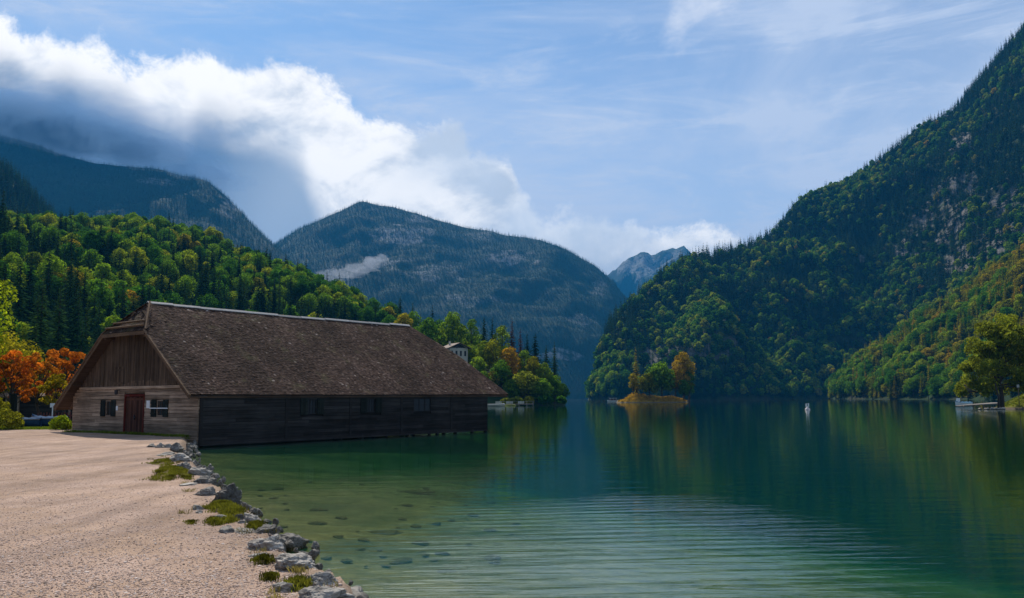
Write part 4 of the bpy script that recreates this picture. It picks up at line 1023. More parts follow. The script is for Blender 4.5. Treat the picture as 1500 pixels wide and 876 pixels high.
rm, nt = new_mat('shore_rock'); N = NT(nt); ob = N.obj(); rd = N.rnd()
o1 = N.noise(N.mapping(ob, (1, 1, 1)), 4.5, 9, .7, .3); o2 = N.noise(ob, 16, 6, .7); v_ = N.n('ShaderNodeTexVoronoi', feature='DISTANCE_TO_EDGE'); N.l(N.mapping(ob, (1, 1, 2.4), (.3, .2, 0)), v_.inputs['Vector']); v_.inputs['Scale'].default_value = 3.4
c = N.mix(N.mapr(o1, .35, .65), (.13, .11, .09), (.42, .385, .335)); c = N.mix(N.mapr(o2, .55, .75, 0, .6), c, (.10, .085, .07))
c = N.mix(N.mapr(v_.outputs[0], 0, .03, .8, 0), c, (.06, .05, .045))
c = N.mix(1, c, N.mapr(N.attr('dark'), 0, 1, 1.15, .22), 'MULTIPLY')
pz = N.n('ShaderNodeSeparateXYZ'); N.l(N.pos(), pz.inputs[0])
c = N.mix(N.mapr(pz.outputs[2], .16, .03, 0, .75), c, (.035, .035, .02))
N.out(N.principled(c, .8, N.bump(N.math('ADD', o1, N.math('MULTIPLY', o2, .5)), 1, .03), .3))
M['rock'] = rm
import bmesh
def rock_mesh(seed, w, d, h, rough=.12, planes=13, sub=4, dark=0):
    r = np.random.default_rng(seed); b = bmesh.new(); bmesh.ops.create_icosphere(b, subdivisions=sub, radius=1)
    V = np.array([v.co[:] for v in b.verts]); Fc = np.array([[v.index for v in f.verts] for f in b.faces]); b.free()
    n = r.normal(size=(planes, 3)); n /= np.linalg.norm(n, axis=1, keepdims=True); off = r.uniform(.62, .98, planes)
    h = h * .9; dt = V @ n.T; rad = np.where(dt > .05, off[None] / np.maximum(dt, .05), 9).min(1); rad = np.minimum(rad, 1.12)
    Pn = V * rad[:, None]
    Pn = Pn * (1 + rough * fbm(Pn * 1.8 + seed, 5, seed, .6)[:, None]) + .02 * np.sign(np.sin(Pn[:, 2:3] * 14 + 3 * fbm(Pn * 2, 2, seed)[:, None])) * V
    Pn = Pn * [w / 2, d / 2, h / 2]
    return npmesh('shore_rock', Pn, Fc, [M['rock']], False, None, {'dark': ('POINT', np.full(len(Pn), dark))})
# ================================================================== RIGHT SHORE: point, tree, jetty, boat
gp = gnd(1482, 600); ty = 150
V = []
for i in range(30):
    for j in range(60):
        r = i / 29; a = 2 * math.pi * j / 60; V.append((r * 9 * math.cos(a), r * 8 * math.sin(a), 0))
V = np.array(V); r_ = np.hypot(V[:, 0] / 9, V[:, 1] / 8)
V[:, 2] = 2.5 * (1 - sstep(.2, 1.0, r_)) * (1 + .12 * fbm(V / 2, 3, 4)) + .12 * fbm(V / .7, 4, 5) - .25 * sstep(.93, 1, r_)
Qd = np.array([[i * 60 + j, i * 60 + (j + 1) % 60, (i + 1) * 60 + (j + 1) % 60, (i + 1) * 60 + j] for i in range(29) for j in range(60)])
bm_, nt = new_mat('grassy_bank'); N = NT(nt); ob = N.obj(); nz = N.noise(ob, 1.6, 6, .7); szz = N.n('ShaderNodeSeparateXYZ'); N.l(ob, szz.inputs[0])
gr = N.mix(N.mapr(nz, .35, .65), (.07, .085, .012), (.20, .20, .02)); gr = N.mix(N.mapr(szz.outputs[2], .5, .15), gr, (.10, .08, .06))
N.out(N.principled(gr, .95, N.bump(nz, .8, .15), .1))
bx_, _, _ = at(1503, 600, ty + 3)
bank = link(bpy.data.objects.new('grassy_shore_bank', npmesh('grassy_shore_bank', V, Qd, [bm_], True))); bank.location = (bx_ + 3, ty + 3, 0); tag(bank, 'grassy mound of the shore', None, None, 'structure')
P = [(bx_ + 3 + 8 * math.sqrt(random.random()) * math.cos(a), ty + 3 + 7 * math.sqrt(random.random()) * math.sin(a), 0) for a in np.random.default_rng(3).uniform(0, 6.28, 5000)]
P = np.array(P); Pz = []
for q in P:
    i = np.argmin((V[:, 0] - (q[0] - bx_ - 3)) ** 2 + (V[:, 1] - (q[1] - ty - 3)) ** 2); Pz.append(V[i, 2])
P[:, 2] = np.array(Pz) - .03; P = P[P[:, 2] > .4]
tufts('bank_grass', P, np.full(len(P), .22), M['grass'], 'short green grass on the mound under the lakeside tree', 5, .03, 6, .12)
def lobed_tree(seed, H, trunk_h, blobs, per, leaf):
    """blobs: (x, y, z, radius) in metres: crown clumps of a tree seen close up"""
    rg2 = np.random.default_rng(seed); C = []; Nn = []; S = []; T = []
    tb = MB(); r0 = .02 * H
    tb.tube([(0, 0, -.8), (.1, 0, trunk_h * .5), (-.15, 0, trunk_h), (.1, .1, H * .62), (0, 0, H * .9)], [r0 * 1.3, r0, r0 * .85, r0 * .5, r0 * .1], 10)
    for bi, (x, y, z, r) in enumerate(blobs):
        m = int(per * r * r); lc = np.array([x, y, z]); sub = max(3, int(5 * r))
        sc = lc + rg2.normal(size=(sub, 3)) * r * .48 * [1, 1, .8]
        which = rg2.integers(0, sub, m); d = rg2.normal(size=(m, 3)); d[:, 2] += .3; d /= np.linalg.norm(d, axis=1, keepdims=True)
        sr = r * rg2.uniform(.35, .62, sub)
        p = sc[which] + d * (sr[which] * (.55 + .5 * rg2.random(m) ** .5))[:, None] * [1, 1, .75]
        C.append(p); Nn.append(d + rg2.normal(size=(m, 3)) * .6); S.append(leaf * rg2.uniform(.6, 1.35, m)); T.append(np.clip(.5 + rg2.normal(size=m) * .2 + rg2.uniform(-.15, .15), 0, 1))
        a = np.array([0, 0, min(max(trunk_h * .8, z * .62), H * .7)]); mid = a * .5 + lc * .5 + [0, 0, -.03 * H]
        tb.tube([tuple(a), tuple(mid), tuple(lc)], [r0 * .45, r0 * .28, r0 * .1], 6, cap=False)
        for q in sc[:3]: tb.tube([tuple(mid), tuple((mid + q) / 2 + [0, 0, .1]), tuple(q)], [r0 * .2, r0 * .13, r0 * .05], 4, cap=False)
    C = np.vstack(C); V, Q = cards(C, np.vstack(Nn), np.concatenate(S), rg=rg2); return V, Q, np.concatenate(T), tb
tx = at(1468, 598, ty)[0]; mpp = ty / F
bl = [((px_ - 1468) * mpp, dy, (596 - py_) * mpp, r) for px_, py_, dy, r in [
    (1475, 478, 0, 2.2), (1460, 487, 1, 1.6), (1492, 487, -1, 2.0), (1440, 512, -.5, 1.7), (1462, 512, 1, 1.7), (1488, 512, 0, 2.2), (1505, 530, 1, 2.2), (1430, 535, .5, 1.6),
    (1450, 540, -1, 1.8), (1478, 540, 1, 1.8), (1500, 558, -1, 2.0), (1422, 560, 0, 1.4), (1440, 566, -1, 1.5), (1460, 562, 1, 1.4), (1485, 565, 1, 1.4), (1412, 573, 0, 1.0), (1515, 500, 0, 2.2), (1520, 545, 0, 2), (1448, 524, 1, 1.5), (1470, 496, -1, 1.6)]]
tree_two('lakeside_tree', lobed_tree(500, 17, 4.5, [(a, b, c, r * 1.22) for a, b, c, r in bl], 430, .24), M['olive'], M['bark'], 'large olive-green spreading tree with a dark leaning trunk at the edge of the grassy point', (tx, ty, .3), 0, 'tree')
mb = MB(); mb.tube([(0, 0, -.5), (.25, 0, 2), (-.2, 0, 4.5)], [.22, .17, .1], 8); t = thing('leaning_trunk', 'second bare trunk standing against the large lakeside tree', 'trunk', (at(1462, 598, ty - 2)[0], ty - 2, 0)); mb.build('stem', M['bark'], t, True)
x = at(1493, 590, 146)[0]; t = thing('shore_pole', 'slim pale pole on the grassy point at the picture edge', 'pole', (x, 146, 1.6))
mb = MB(); mb.tube([(0, 0, -1), (0, 0, 2.6)], [.06, .05], 8); mb.build('pole', M['barklight'], t, True); mb = MB(); mb.box(-.2, .2, -.05, .05, 2.1, 2.6); mb.build('signboard', M['plaster'], t)
sm_ = [rock_mesh(780 + k, 1, .9, .7, .16, 12, 3, 0) for k in range(3)]
for k, (px_, py_, s, lab) in enumerate([(1436, 597, .8, 'flattest pale stone at the waterline, farthest from the lakeside tree'), (1444, 597, 1.0, 'pale stone in the middle of the small heap by the lakeside tree'), (1451, 598, 1.3, 'largest pale stone of the small heap by the lakeside tree'), (1457, 599, 1.0, 'pale reddish stone next to the trunk of the lakeside tree'), (1462, 599, 1.5, 'dark stone at the foot of the lakeside tree')]):
    o = bpy.data.objects.new('bank_stone', sm_[k % 3]); COL.objects.link(o); o.location = (at(px_, py_, ty - 1)[0], ty - 1 - k * .3, .12); o.scale = (s * .85, s * .7, s * .6); tag(o, lab, 'stone', 'stones by the lakeside tree')
jy = 175; x0_, x1_ = at(1404, 594, jy)[0], at(1462, 594, jy)[0]
jt = thing('lakeside_jetty', 'flat grey jetty reaching from the grassy point to the moored boat', 'jetty', ((x0_ + x1_) / 2, jy, 0)); hw = (x1_ - x0_) / 2
mb = MB(); mb.hexa([(-hw, -1.0, .25), (hw, -2.5, .7), (hw, 2.5, .7), (-hw, 1.2, .25), (-hw, -1.0, .4), (hw, -2.5, .95), (hw, 2.5, .95), (-hw, 1.2, .4)], .4); mb.build('deck', M['deck'], jt)
for q in (-.9, -.4, .1, .6): mb = MB(); mb.tube([(hw * q, -1.2, -2), (hw * q, -1.2, .5 + q * .1)], [.1, .1], 7); mb.build('post', M['deck'], jt, True)
x = at(1407, 590, 190)[0]; b_ = rowboat('motor_boat', 'small white boat with a blue cover moored at the jetty tip', (x + .6, 190, -.1), R(200), 4.6, 1.8, .9, M['white'], M['white'], cover=simple('blue_boat_cover', (.03, .12, .2), .6, .15, 2))
mb = MB(); mb.box(1.2, 1.7, -.3, .3, .9, 1.9); mb.build('windscreen', M['white'], b_)
x, y, _ = gnd(1183, 600.5); by = thing('mooring_buoy', 'small white buoy with two upright fins floating on open water', 'buoy', (x, y, 0))
mb = MB(); mb.lathe([(0, -.3), (.35, -.2), (.46, .02), (.42, .22), (.2, .42), (.1, .6), (.02, .62)], 18); mb.build('float', simple('pinkish_buoy_paint', (.72, .60, .55), .5, .1, 4), by, True)
mb = MB(); mb.box(-.32, -.1, -.03, .03, .62, 1.15); mb.box(.08, .3, -.03, .03, .62, 1.2); mb.box(-.3, .3, -.04, .04, .56, .64); mb.build('top_mark', M['white'], by)
# ================================================================== YARD LEFT OF THE BARN
yy = 66
def yard(px_, Y, z=.55): return (at(px_, 600, Y)[0], Y, z)
OT = [(20, 512, 66, 62, 'orange', 'broad orange autumn tree at the picture edge behind the yard'), (60, 520, 70, 50, 'orange', 'orange-red autumn tree in the middle of the row behind the yard'),
      (97, 510, 74, 56, 'orange', 'rust-orange autumn tree next to the boathouse verge'), (84, 545, 64, 40, 'gold', 'dark olive tree in front of the orange ones, beside the boathouse')]
for k, (px_, top, Y, w, mt, lab) in enumerate(OT):
    x, _, zt = at(px_, top, Y); H = zt - .5; wd = w * Y / F * 1.25; r2 = np.random.default_rng(520 + k)
    bl = []
    for q in range(15):
        a = q * 2.4; u = (q + .5) / 15; zz = H * (.40 + .52 * u); rr = wd * .36 * math.sqrt(max(.05, 1 - ((u - .25) / .85) ** 2)) * r2.uniform(.75, 1.15)
        bl.append((rr * math.cos(a), rr * math.sin(a), zz, wd * r2.uniform(.15, .22)))
    tree_two('autumn_tree', lobed_tree(530 + k, H, H * .3, bl, 750, .13), M[mt], M['bark'], lab, (x, Y, .5), 0, 'tree', 'autumn trees beside the boathouse')
x, _, zt = at(5, 497, 85); tree_two('broadleaf_tree', broadleaf_parts(541, zt - .5, 8, 2.4, 15, 500, .22, 1.1), M['gold'], M['bark'], 'tall yellow-green tree behind the orange tree at the picture edge', (x, 85, .5), 0, 'tree')
x, _, zt = at(-8, 390, 60); tree_two('broadleaf_tree', broadleaf_parts(542, zt - .5, 7.5, 3, 16, 520, .2, 1.1), M['broad'], M['bark'], 'tall dark tree cut off by the picture edge, its green twigs hanging into view', (x - 2.9, 60, .5), 0, 'tree')
for k, (px_, Y, w, h, mt, lab) in enumerate([(8, 57, 2.0, 1.15, 'shrub', 'leafy bright green bush at the picture edge of the yard'), (-6, 60, 1.8, 2.2, 'gold', 'taller golden bush behind the bright green one'), (90, 56, 1.45, .75, 'broad', 'low clipped dark bush beside the boathouse corner'), (24, 58.5, 1.0, .7, 'shrub', 'small bright bush beside the dark post')]):
    x, y, z = yard(px_, Y); bush('bush', lab, (x, Y, z - .05), w, h, mt, 560 + k, None, 420, .085)
mb = MB(); t = thing('dark_post', 'thick dark post standing between the bushes and the blue boats', 'post', yard(19, 61.5)); mb.box(-.16, .16, -.16, .16, -.3, 2.3, .2); mb.build('shaft', M['shutter'], t); mb = MB(); mb.box(-.22, .22, -.22, .22, 2.3, 2.42, .2); mb.build('cap', M['shutter'], t)
M['bluecover'] = simple('blue_tarpaulin', (.03, .065, .13), .9, .3, 3, spec=.05)
x, y, z = yard(38, 60); rowboat('covered_boat', 'blue tarpaulin-covered boat on the yard, farther from the boathouse', (x, 60, .62), R(182), 2.2, .9, .5, M['bluecover'], M['deck'], group='covered boats in the yard', cover=M['bluecover'])
x, y, z = yard(74, 60.5); rowboat('covered_boat', 'blue tarpaulin-covered boat on the yard, beside the clipped bush', (x, 60.5, .62), R(178), 2.6, .95, .55, M['bluecover'], M['deck'], group='covered boats in the yard', cover=M['bluecover'])
fx0, fx1 = yard(56, 63)[0], yard(112, 63)[0]; fe = thing('picket_fence', 'low dark red picket fence behind the covered boats', 'fence', (fx0, 63, .5))
M['fencered'] = simple('dark_red_paint', (.13, .035, .03), .6, .2, 4)
n = 14
for q in range(n): mb = MB(); xx = (fx1 - fx0) * q / (n - 1); mb.box(xx - .04, xx + .04, -.02, .02, 0, 1.05 + .05 * (q % 2)); mb.build('picket', M['fencered'], fe)
for zz in (.3, .8): mb = MB(); mb.box(0, fx1 - fx0, .021, .05, zz, zz + .08); mb.build('rail', M['fencered'], fe)
x, y, z = yard(77, 62); t = thing('white_notice_board', 'little white notice board on a thin post above the red fence', 'sign', (x, 62, .5)); mb = MB(); mb.box(-.03, .03, -.03, .03, 0, 1.5); mb.build('post', M['white'], t); mb = MB(); mb.box(-.17, .17, -.05, -.03, 1.45, 1.75); mb.build('board', M['white'], t)
# dark timber shed added in place of the shade under the orange trees
hx0 = at(-60, 600, 80)[0]; hd = thing('shade_backdrop', 'dark brown timber shed put in for the shade under the orange trees', 'backdrop', (at(62, 600, 79)[0], 79, .5))
mb = MB(); board_rows(mb, -4.2, 4.2, 0, 2.3, .22, [], 'y'); mb.box(-4.2, 4.2, 0, 3.5, 0, 2.3, .2); mb.build('wall', M['side_log'], hd)
mb = MB(); mb.hexa([(-4.6, -.5, 2.25), (4.6, -.5, 2.25), (4.6, 4, 2.9), (-4.6, 4, 2.9), (-4.6, -.5, 2.37), (4.6, -.5, 2.37), (4.6, 4, 3.02), (-4.6, 4, 3.02)]); mb.build('roof', M['under'], hd)
for q in (-3.2, -2.1, 2.6): mb = MB(); mb.box(q, q + .14, -.4, -.26, 0, 2.28, .9); mb.build('post', M['barklight'], hd)
# ================================================================== FORESHORE: ROCKS
RK = [  # px, py(base centre), w px, h px, dark, label
    (222, 656, 12, 6, .5, 'small shaded stone, first of the row by the boathouse corner'), (233, 657, 15, 9, .35, 'rounded grey stone in the shade by the boathouse corner'), (246, 657, 13, 9, .3, 'pale rounded stone in the shade by the boathouse corner'), (258, 658, 16, 10, .6, 'dark stone nearest the boathouse corner'), (274, 660, 18, 10, .6, 'dark wet stone at the foot of the boathouse corner'),
    (238, 668, 26, 5, .5, 'flat dark stone at the top of the rocky edge'), (260, 677, 34, 14, .1, 'light grey flat-topped rock above the larger mossy patch'), (266, 689, 27, 14, .55, 'dark grey angular rock beside the moss patch'), (289, 697, 30, 15, .15, 'pale rounded boulder at the water beside the moss patch'),
    (298, 709, 28, 15, .7, 'dark wet boulder below the pale rounded one'), (273, 712, 26, 6, .0, 'thin whitish slab lying in the gravel below the moss patch'), (298, 727, 34, 20, .6, 'brown-grey rock leaning on the black boulder'), (325, 741, 42, 38, .93, 'largest black boulder of the rocky edge'),
    (287, 748, 15, 9, .1, 'small light stone on the gravel beside the path, upper one'), (291, 753, 10, 6, .2, 'tiny stone just below the small light one'), (322, 762, 22, 8, .2, 'flat pale stone under the second moss patch'), (349, 762, 14, 13, .85, 'small black block after the second moss patch'),
    (367, 767, 32, 19, .25, 'pointed grey rock at the water'), (388, 782, 34, 18, .75, 'dark elongated rock at the waterline'), (356, 768, 18, 8, .3, 'small grey stone between moss and the pointed rock'), (332, 781, 22, 12, .5, 'small jagged stone at the inner edge of the rocks'), (356, 781, 30, 6, .6, 'brown flat stone in the gravel'),
    (386, 806, 54, 28, .0, 'broad whitish slab with ledges'), (417, 806, 48, 30, .65, 'dark stepped rock on the water side of the whitish slab'), (380, 818, 30, 12, .15, 'low grey slab below the whitish one'), (424, 836, 60, 24, .1, 'wide light grey ledge rock in the lower row'), (452, 833, 20, 16, .5, 'small dark rock at the water end of the ledge rock'),
    (412, 868, 36, 20, .15, 'low grey rock set in the gravel near the picture bottom'), (465, 858, 40, 20, .15, 'grey faceted rock above the big bottom one'), (466, 884, 74, 32, .2, 'big grey rock at the bottom edge'), (516, 886, 46, 20, .25, 'last rock at the bottom edge, beside the water'), (440, 852, 16, 8, .4, 'small rock between the ledge rock and the faceted rock')]
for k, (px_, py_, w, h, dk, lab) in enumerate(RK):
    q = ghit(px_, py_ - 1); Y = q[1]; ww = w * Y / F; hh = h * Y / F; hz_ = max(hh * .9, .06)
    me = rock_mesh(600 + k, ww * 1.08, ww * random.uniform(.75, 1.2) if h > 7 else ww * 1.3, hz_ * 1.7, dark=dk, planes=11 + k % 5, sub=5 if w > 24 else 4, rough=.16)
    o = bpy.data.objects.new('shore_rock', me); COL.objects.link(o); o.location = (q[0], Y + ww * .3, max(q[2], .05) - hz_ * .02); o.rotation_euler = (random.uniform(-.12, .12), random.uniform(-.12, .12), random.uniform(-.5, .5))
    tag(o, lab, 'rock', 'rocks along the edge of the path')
# smaller filler rocks on the water side so that the edge is closed
rr2 = np.random.default_rng(9); S_ = shore[2:16]
cum = 0; fill = []
for a_, b_2 in zip(S_[:-1], S_[1:]):
    L = np.linalg.norm(b_2 - a_); n = max(1, int(L / .28))
    for q in range(n * 2): fill.append(a_ + (b_2 - a_) * (q / 2 + rr2.random()) / n)
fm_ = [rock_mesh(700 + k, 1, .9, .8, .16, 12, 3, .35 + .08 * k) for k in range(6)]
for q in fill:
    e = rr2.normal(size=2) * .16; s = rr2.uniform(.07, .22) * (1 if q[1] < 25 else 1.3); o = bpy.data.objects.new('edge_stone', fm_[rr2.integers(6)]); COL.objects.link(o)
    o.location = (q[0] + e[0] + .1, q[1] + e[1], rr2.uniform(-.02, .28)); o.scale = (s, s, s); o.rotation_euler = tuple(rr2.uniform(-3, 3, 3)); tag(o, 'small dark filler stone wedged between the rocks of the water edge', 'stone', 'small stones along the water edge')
# stones on the lake bed
for k, (px_, py_, w, lab) in enumerate([(566, 783, 58, 'long flat dark stone under the shallow water, nearest the rocks'), (613, 799, 26, 'small flat stone under water to the side of the long one'), (645, 815, 24, 'dark stone under water farthest out in the shallows'), (640, 771, 16, 'tiny dark stone under water above the others'), (500, 762, 22, 'pale sunken slab near the rocky edge'), (652, 842, 34, 'faint flat stone under water near the bottom wavelets'), (610, 722, 60, 'row-like sunken slab in the greener water'), (470, 724, 26, 'small sunken stone off the black boulder')]):
    q0 = gnd(px_, py_, -.7); X_, Y_ = q0[0], q0[1]
    zb_ = float(land_h(np.array([X_]), np.array([Y_]), shore_sd(np.array([X_]), np.array([Y_])))[0]); q0 = gnd(px_, py_, min(zb_, -.2))
    ww = w * q0[1] / F; me = rock_mesh(730 + k, ww, ww * .8, .12, dark=.45, sub=4); o = bpy.data.objects.new('sunken_stone', me); COL.objects.link(o); o.location = (q0[0], q0[1], min(zb_, -.2) + .03); tag(o, lab, 'stone', 'stones on the lake bed')
bs_ = [rock_mesh(760 + k, 1, .9, .28, .16, 12, 3, .35 + .15 * k) for k in range(4)]
M['bedrock'] = simple('silted_bed_stone', (.15, .115, .04), .95, .45, 5, spec=.02, tint=False)
for q_ in bs_: q_.materials[0] = M['bedrock']
for q_ in [o_ for o_ in COL.objects if o_.name.startswith('sunken_stone')]: q_.data.materials[0] = M['bedrock']
bg_ = np.random.default_rng(44)
for k in range(70):
    px_, py_ = bg_.uniform(330, 760), bg_.uniform(690, 870); q0 = gnd(px_, py_, -.6); X_, Y_ = q0[0], q0[1]; sd_ = float(shore_sd(np.array([X_]), np.array([Y_]))[0])
    if sd_ > -.5: continue
    zb_ = float(land_h(np.array([X_]), np.array([Y_]), np.array([sd_]))[0]); s = min(.34, bg_.gamma(2.5, .06) + .05)
    o = bpy.data.objects.new('bed_stone', bs_[bg_.integers(4)]); COL.objects.link(o); o.location = (X_, Y_, zb_ + .02); o.scale = (s * 1.4, s, s); o.rotation_euler = (0, 0, bg_.uniform(0, 6.28)); tag(o, 'small dim stone lying on the olive lake bed in the shallows', 'stone', 'small stones on the lake bed')
# ---- grass and moss patches between the rocks
M['mossy'] = foliage('mossy_grass_blades', [(0, (.11, .115, .02)), (1, (.15, .14, .025))], .4, (.35, 1.5), 2.5)
def patch_pts(px_, py_, w, h, n, rg_):
    a = rg_.uniform(0, 6.283, n); r = np.sqrt(rg_.random(n)) * (1 + .28 * np.sin(a * 3 + px_) + .2 * np.sin(a * 7 + py_)) * np.where(rg_.random(n) < .12, 1.35, 1); q = ghit_many(px_ + w / 2 * r * np.cos(a), py_ + h / 2 * r * np.sin(a))
    q[:, 2] += .10 * np.clip(1 - r * r, 0, 1) * min(1, w / 40); return [tuple(p) for p in q]
pr_ = np.random.default_rng(12); PP = []; HH = []
for (a1, a2, a3, a4, n, hh) in [(252, 694, 54, 20, 900, .055), (238, 678, 30, 7, 260, .05), (325, 745, 36, 14, 420, .055), (345, 752, 26, 12, 260, .05), (313, 766, 20, 8, 120, .05), (376, 773, 18, 9, 160, .06), (335, 764, 18, 6, 80, .05), (386, 824, 26, 6, 90, .04), (437, 860, 26, 12, 160, .05), (280, 766, 10, 4, 40, .03), (395, 848, 14, 8, 60, .04)]:
    q = patch_pts(a1, a2, a3, a4, n, pr_); PP += q; HH += [hh] * n
PP2 = []
for _k in range(26):
    i_ = pr_.integers(0, len(RK)); q = ghit(RK[i_][0] + pr_.normal() * 14 - 4, RK[i_][1] + pr_.normal() * 6); nn = int(pr_.integers(3, 16)); PP2 += [(q[0] + pr_.normal() * .05, q[1] + pr_.normal() * .05, q[2]) for _ in range(nn)]
tufts('dry_weeds', PP2, np.full(len(PP2), .07), foliage('dry_weed_blades', [(0, (.20, .17, .07)), (1, (.24, .20, .09))], .3), 'thin dry weeds growing between the edge rocks', 5, .004, 9, .02, .8)
tufts('moss_and_grass', PP, np.array(HH), M['mossy'], 'bright green moss and grass patches between the edge rocks', 9, .006, 3, .035, .6)
PP = []
PP += [tuple(q) for q in ghit_many(pr_.uniform(-5, 112, 3200), pr_.uniform(624.5, 629, 3200))]
for _ in range(500):
    t_ = random.uniform(0, 13.4); q = bw(-random.uniform(.2, .5), t_, 0); z = float(land_h(np.array([q[0]]), np.array([q[1]]), shore_sd(np.array([q[0]]), np.array([q[1]])))[0]); PP.append((q[0], q[1], z))
tufts('yard_grass', PP, np.full(len(PP), .14), M['grass'], 'short grass strip at the far end of the gravel yard', 6, .015, 4, .15)
# ---- loose pebbles on the path
b = bmesh.new(); bmesh.ops.create_icosphere(b, subdivisions=1, radius=1); IV = np.array([v.co[:] for v in b.verts]); IF = np.array([[v.index for v in f.verts] for f in b.faces]); b.free()
pg = np.random.default_rng(20); n = 26000
pxs = pg.uniform(-20, 560, n); pys = 640 + 250 * pg.random(n) ** .75
zz = .52; uu = np.array([ray(a, c) for a, c in zip(pxs, pys)]); Yp = (zz - CZ) / uu[:, 1]; Xp = uu[:, 0] * Yp; sdp = shore_sd(Xp, Yp)
k = (sdp > .12) & (Yp < 30); Xp, Yp, sdp = Xp[k], Yp[k], sdp[k]; Zp = land_h(Xp, Yp, sdp); n = len(Xp)
sz = pg.gamma(2.2, .0021, n) * (1 + .6 * np.exp(-((sdp - .4) / .5) ** 2)) + .003; sc3 = sz[:, None] * pg.uniform(.7, 1.3, (n, 3)) * [1, 1, .6]
an = pg.uniform(0, 6.28, n); cs_, sn_ = np.cos(an), np.sin(an); L = IV[None] * sc3[:, None]; Lx = L[..., 0] * cs_[:, None] - L[..., 1] * sn_[:, None]; Ly = L[..., 0] * sn_[:, None] + L[..., 1] * cs_[:, None]
VV = np.stack([Lx + Xp[:, None], Ly + Yp[:, None], L[..., 2] + Zp[:, None] + .002], -1).reshape(-1, 3); FF = (IF[None] + (np.arange(n) * len(IV))[:, None, None]).reshape(-1, 3)
pm, nt = new_mat('loose_pebbles'); N = NT(nt); N.out(N.principled(N.ramp(N.attr('tint'), [(0, (.11, .075, .055)), (.3, (.31, .205, .155)), (.7, (.46, .33, .26)), (1, (.62, .52, .45))]), .8))
tag(link(bpy.data.objects.new('loose_gravel', npmesh('loose_gravel', VV, FF, [pm], False, None, {'tint': ('FACE', np.repeat(pg.random(n), len(IF)))}))), 'loose pale pebbles scattered over the gravel path', 'gravel', None, 'stuff')
# ================================================================== SKY, SUN, HAZE
AZ, EL = -23, 45           # sun azimuth from the view axis (negative = left), elevation
sdir = Vector((math.sin(R(AZ)) * math.cos(R(EL)), math.cos(R(AZ)) * math.cos(R(EL)), math.sin(R(EL))))
ld = bpy.data.lights.new('sun', 'SUN'); ld.energy = 5.0; ld.angle = R(.53); ld.color = (1, .93, .82)
lo = bpy.data.objects.new('sun', ld); COL.objects.link(lo); lo.rotation_mode = 'QUATERNION'; lo.rotation_quaternion = sdir.to_track_quat('Z', 'Y')
W = bpy.data.worlds.new('World'); SC.world = W; W.use_nodes = True; nt = W.node_tree; nt.nodes.clear(); N = NT(nt)
sky = N.n('ShaderNodeTexSky', sky_type='NISHITA'); sky.sun_disc = False; sky.sun_elevation = R(EL); sky.sun_rotation = R(AZ)
sky.air_density = 1.0; sky.dust_density = .6; sky.ozone_density = 2.0; sky.altitude = 600
g = N.n('ShaderNodeTexCoord').outputs['Generated']; sx = N.n('ShaderNodeSeparateXYZ'); N.l(g, sx.inputs[0])
az = N.math('MULTIPLY', N.math('ARCTAN2', sx.outputs[0], sx.outputs[1]), 180 / math.pi)
el = N.math('MULTIPLY', N.math('ARCSINE', sx.outputs[2]), 180 / math.pi)
def azel(px, py):
    u, v = ray(px, py); return math.degrees(math.atan(u)), math.degrees(math.atan2(v, math.hypot(1, u)))
def curve(pts, lo_, hi_):
    """float curve el(az) through photo points; az in -60..60, el scaled lo..hi"""
    q = sorted(azel(*p) for p in pts); q = [(-60, q[0][1])] + q + [(60, q[-1][1])]
    x = N.n('ShaderNodeFloatCurve'); c = x.mapping.curves[0]; x.mapping.use_clip = False
    while len(c.points) < len(q): c.points.new(.5, .5)
    for pt, (a, e) in zip(c.points, q): pt.location = ((a + 60) / 120, (e - lo_) / (hi_ - lo_)); pt.handle_type = 'AUTO_CLAMPED'
    x.mapping.update(); N.l(N.mapr(az, -60, 60, 0, 1), x.inputs['Value'])
    return N.mapr(x.outputs[0], 0, 1, lo_, hi_)
T = curve([(0, 20), (35, 55), (60, 45), (100, 48), (140, 55), (185, 88), (250, 84), (300, 86), (345, 100), (395, 90), (430, 80), (450, 103), (500, 135), (540, 163), (600, 185), (640, 192), (672, 190), (695, 215), (740, 232), (765, 285), (800, 318), (870, 322), (930, 325), (960, 350), (1000, 336), (1050, 342), (1085, 352), (1110, 375), (1160, 420)], 0, 40)
n1 = N.noise(g, 20, 10, .68, .2); n2 = N.noise(N.mapping(g, (1, 1, 1.3), (0, R(20), 0)), 6, 6, .5, .2); n3 = N.noise(N.mapping(g, (1, 1, 1.5), (0, R(25), 0)), 11, 8, .58, .3)
dep = N.math('ADD', N.math('SUBTRACT', T, el), N.math('MULTIPLY', N.math('SUBTRACT', n1, .5), 5.2))
mask = N.mapr(dep, -.45, .8, 0, 1, True)
Dl = curve([(0, 90), (60, 128), (95, 122), (130, 145), (180, 158), (230, 190), (262, 196), (300, 178), (350, 200), (400, 220), (440, 245), (455, 275), (480, 315), (520, 370)], 0, 40)
dd = N.math('ADD', N.math('SUBTRACT', Dl, el), N.math('MULTIPLY', N.math('SUBTRACT', n2, .5), 6))
dark = N.mapr(dd, -1.8, 2.6, 0, 1, True)
K = 9.8
white = N.mix(N.mapr(n3, .34, .60, 0, 1, True), (.52 * K, .59 * K, .70 * K), (1.04 * K, 1.02 * K, 1.0 * K))
white = N.mix(N.math('MULTIPLY', N.mapr(az, -12, -2, 0, .75, True), N.mapr(n2, .45, .60)), white, (.58 * K, .66 * K, .78 * K))
shade = N.mix(N.mapr(n2, .35, .65), (.06 * K, .12 * K, .235 * K), (.12 * K, .20 * K, .34 * K))
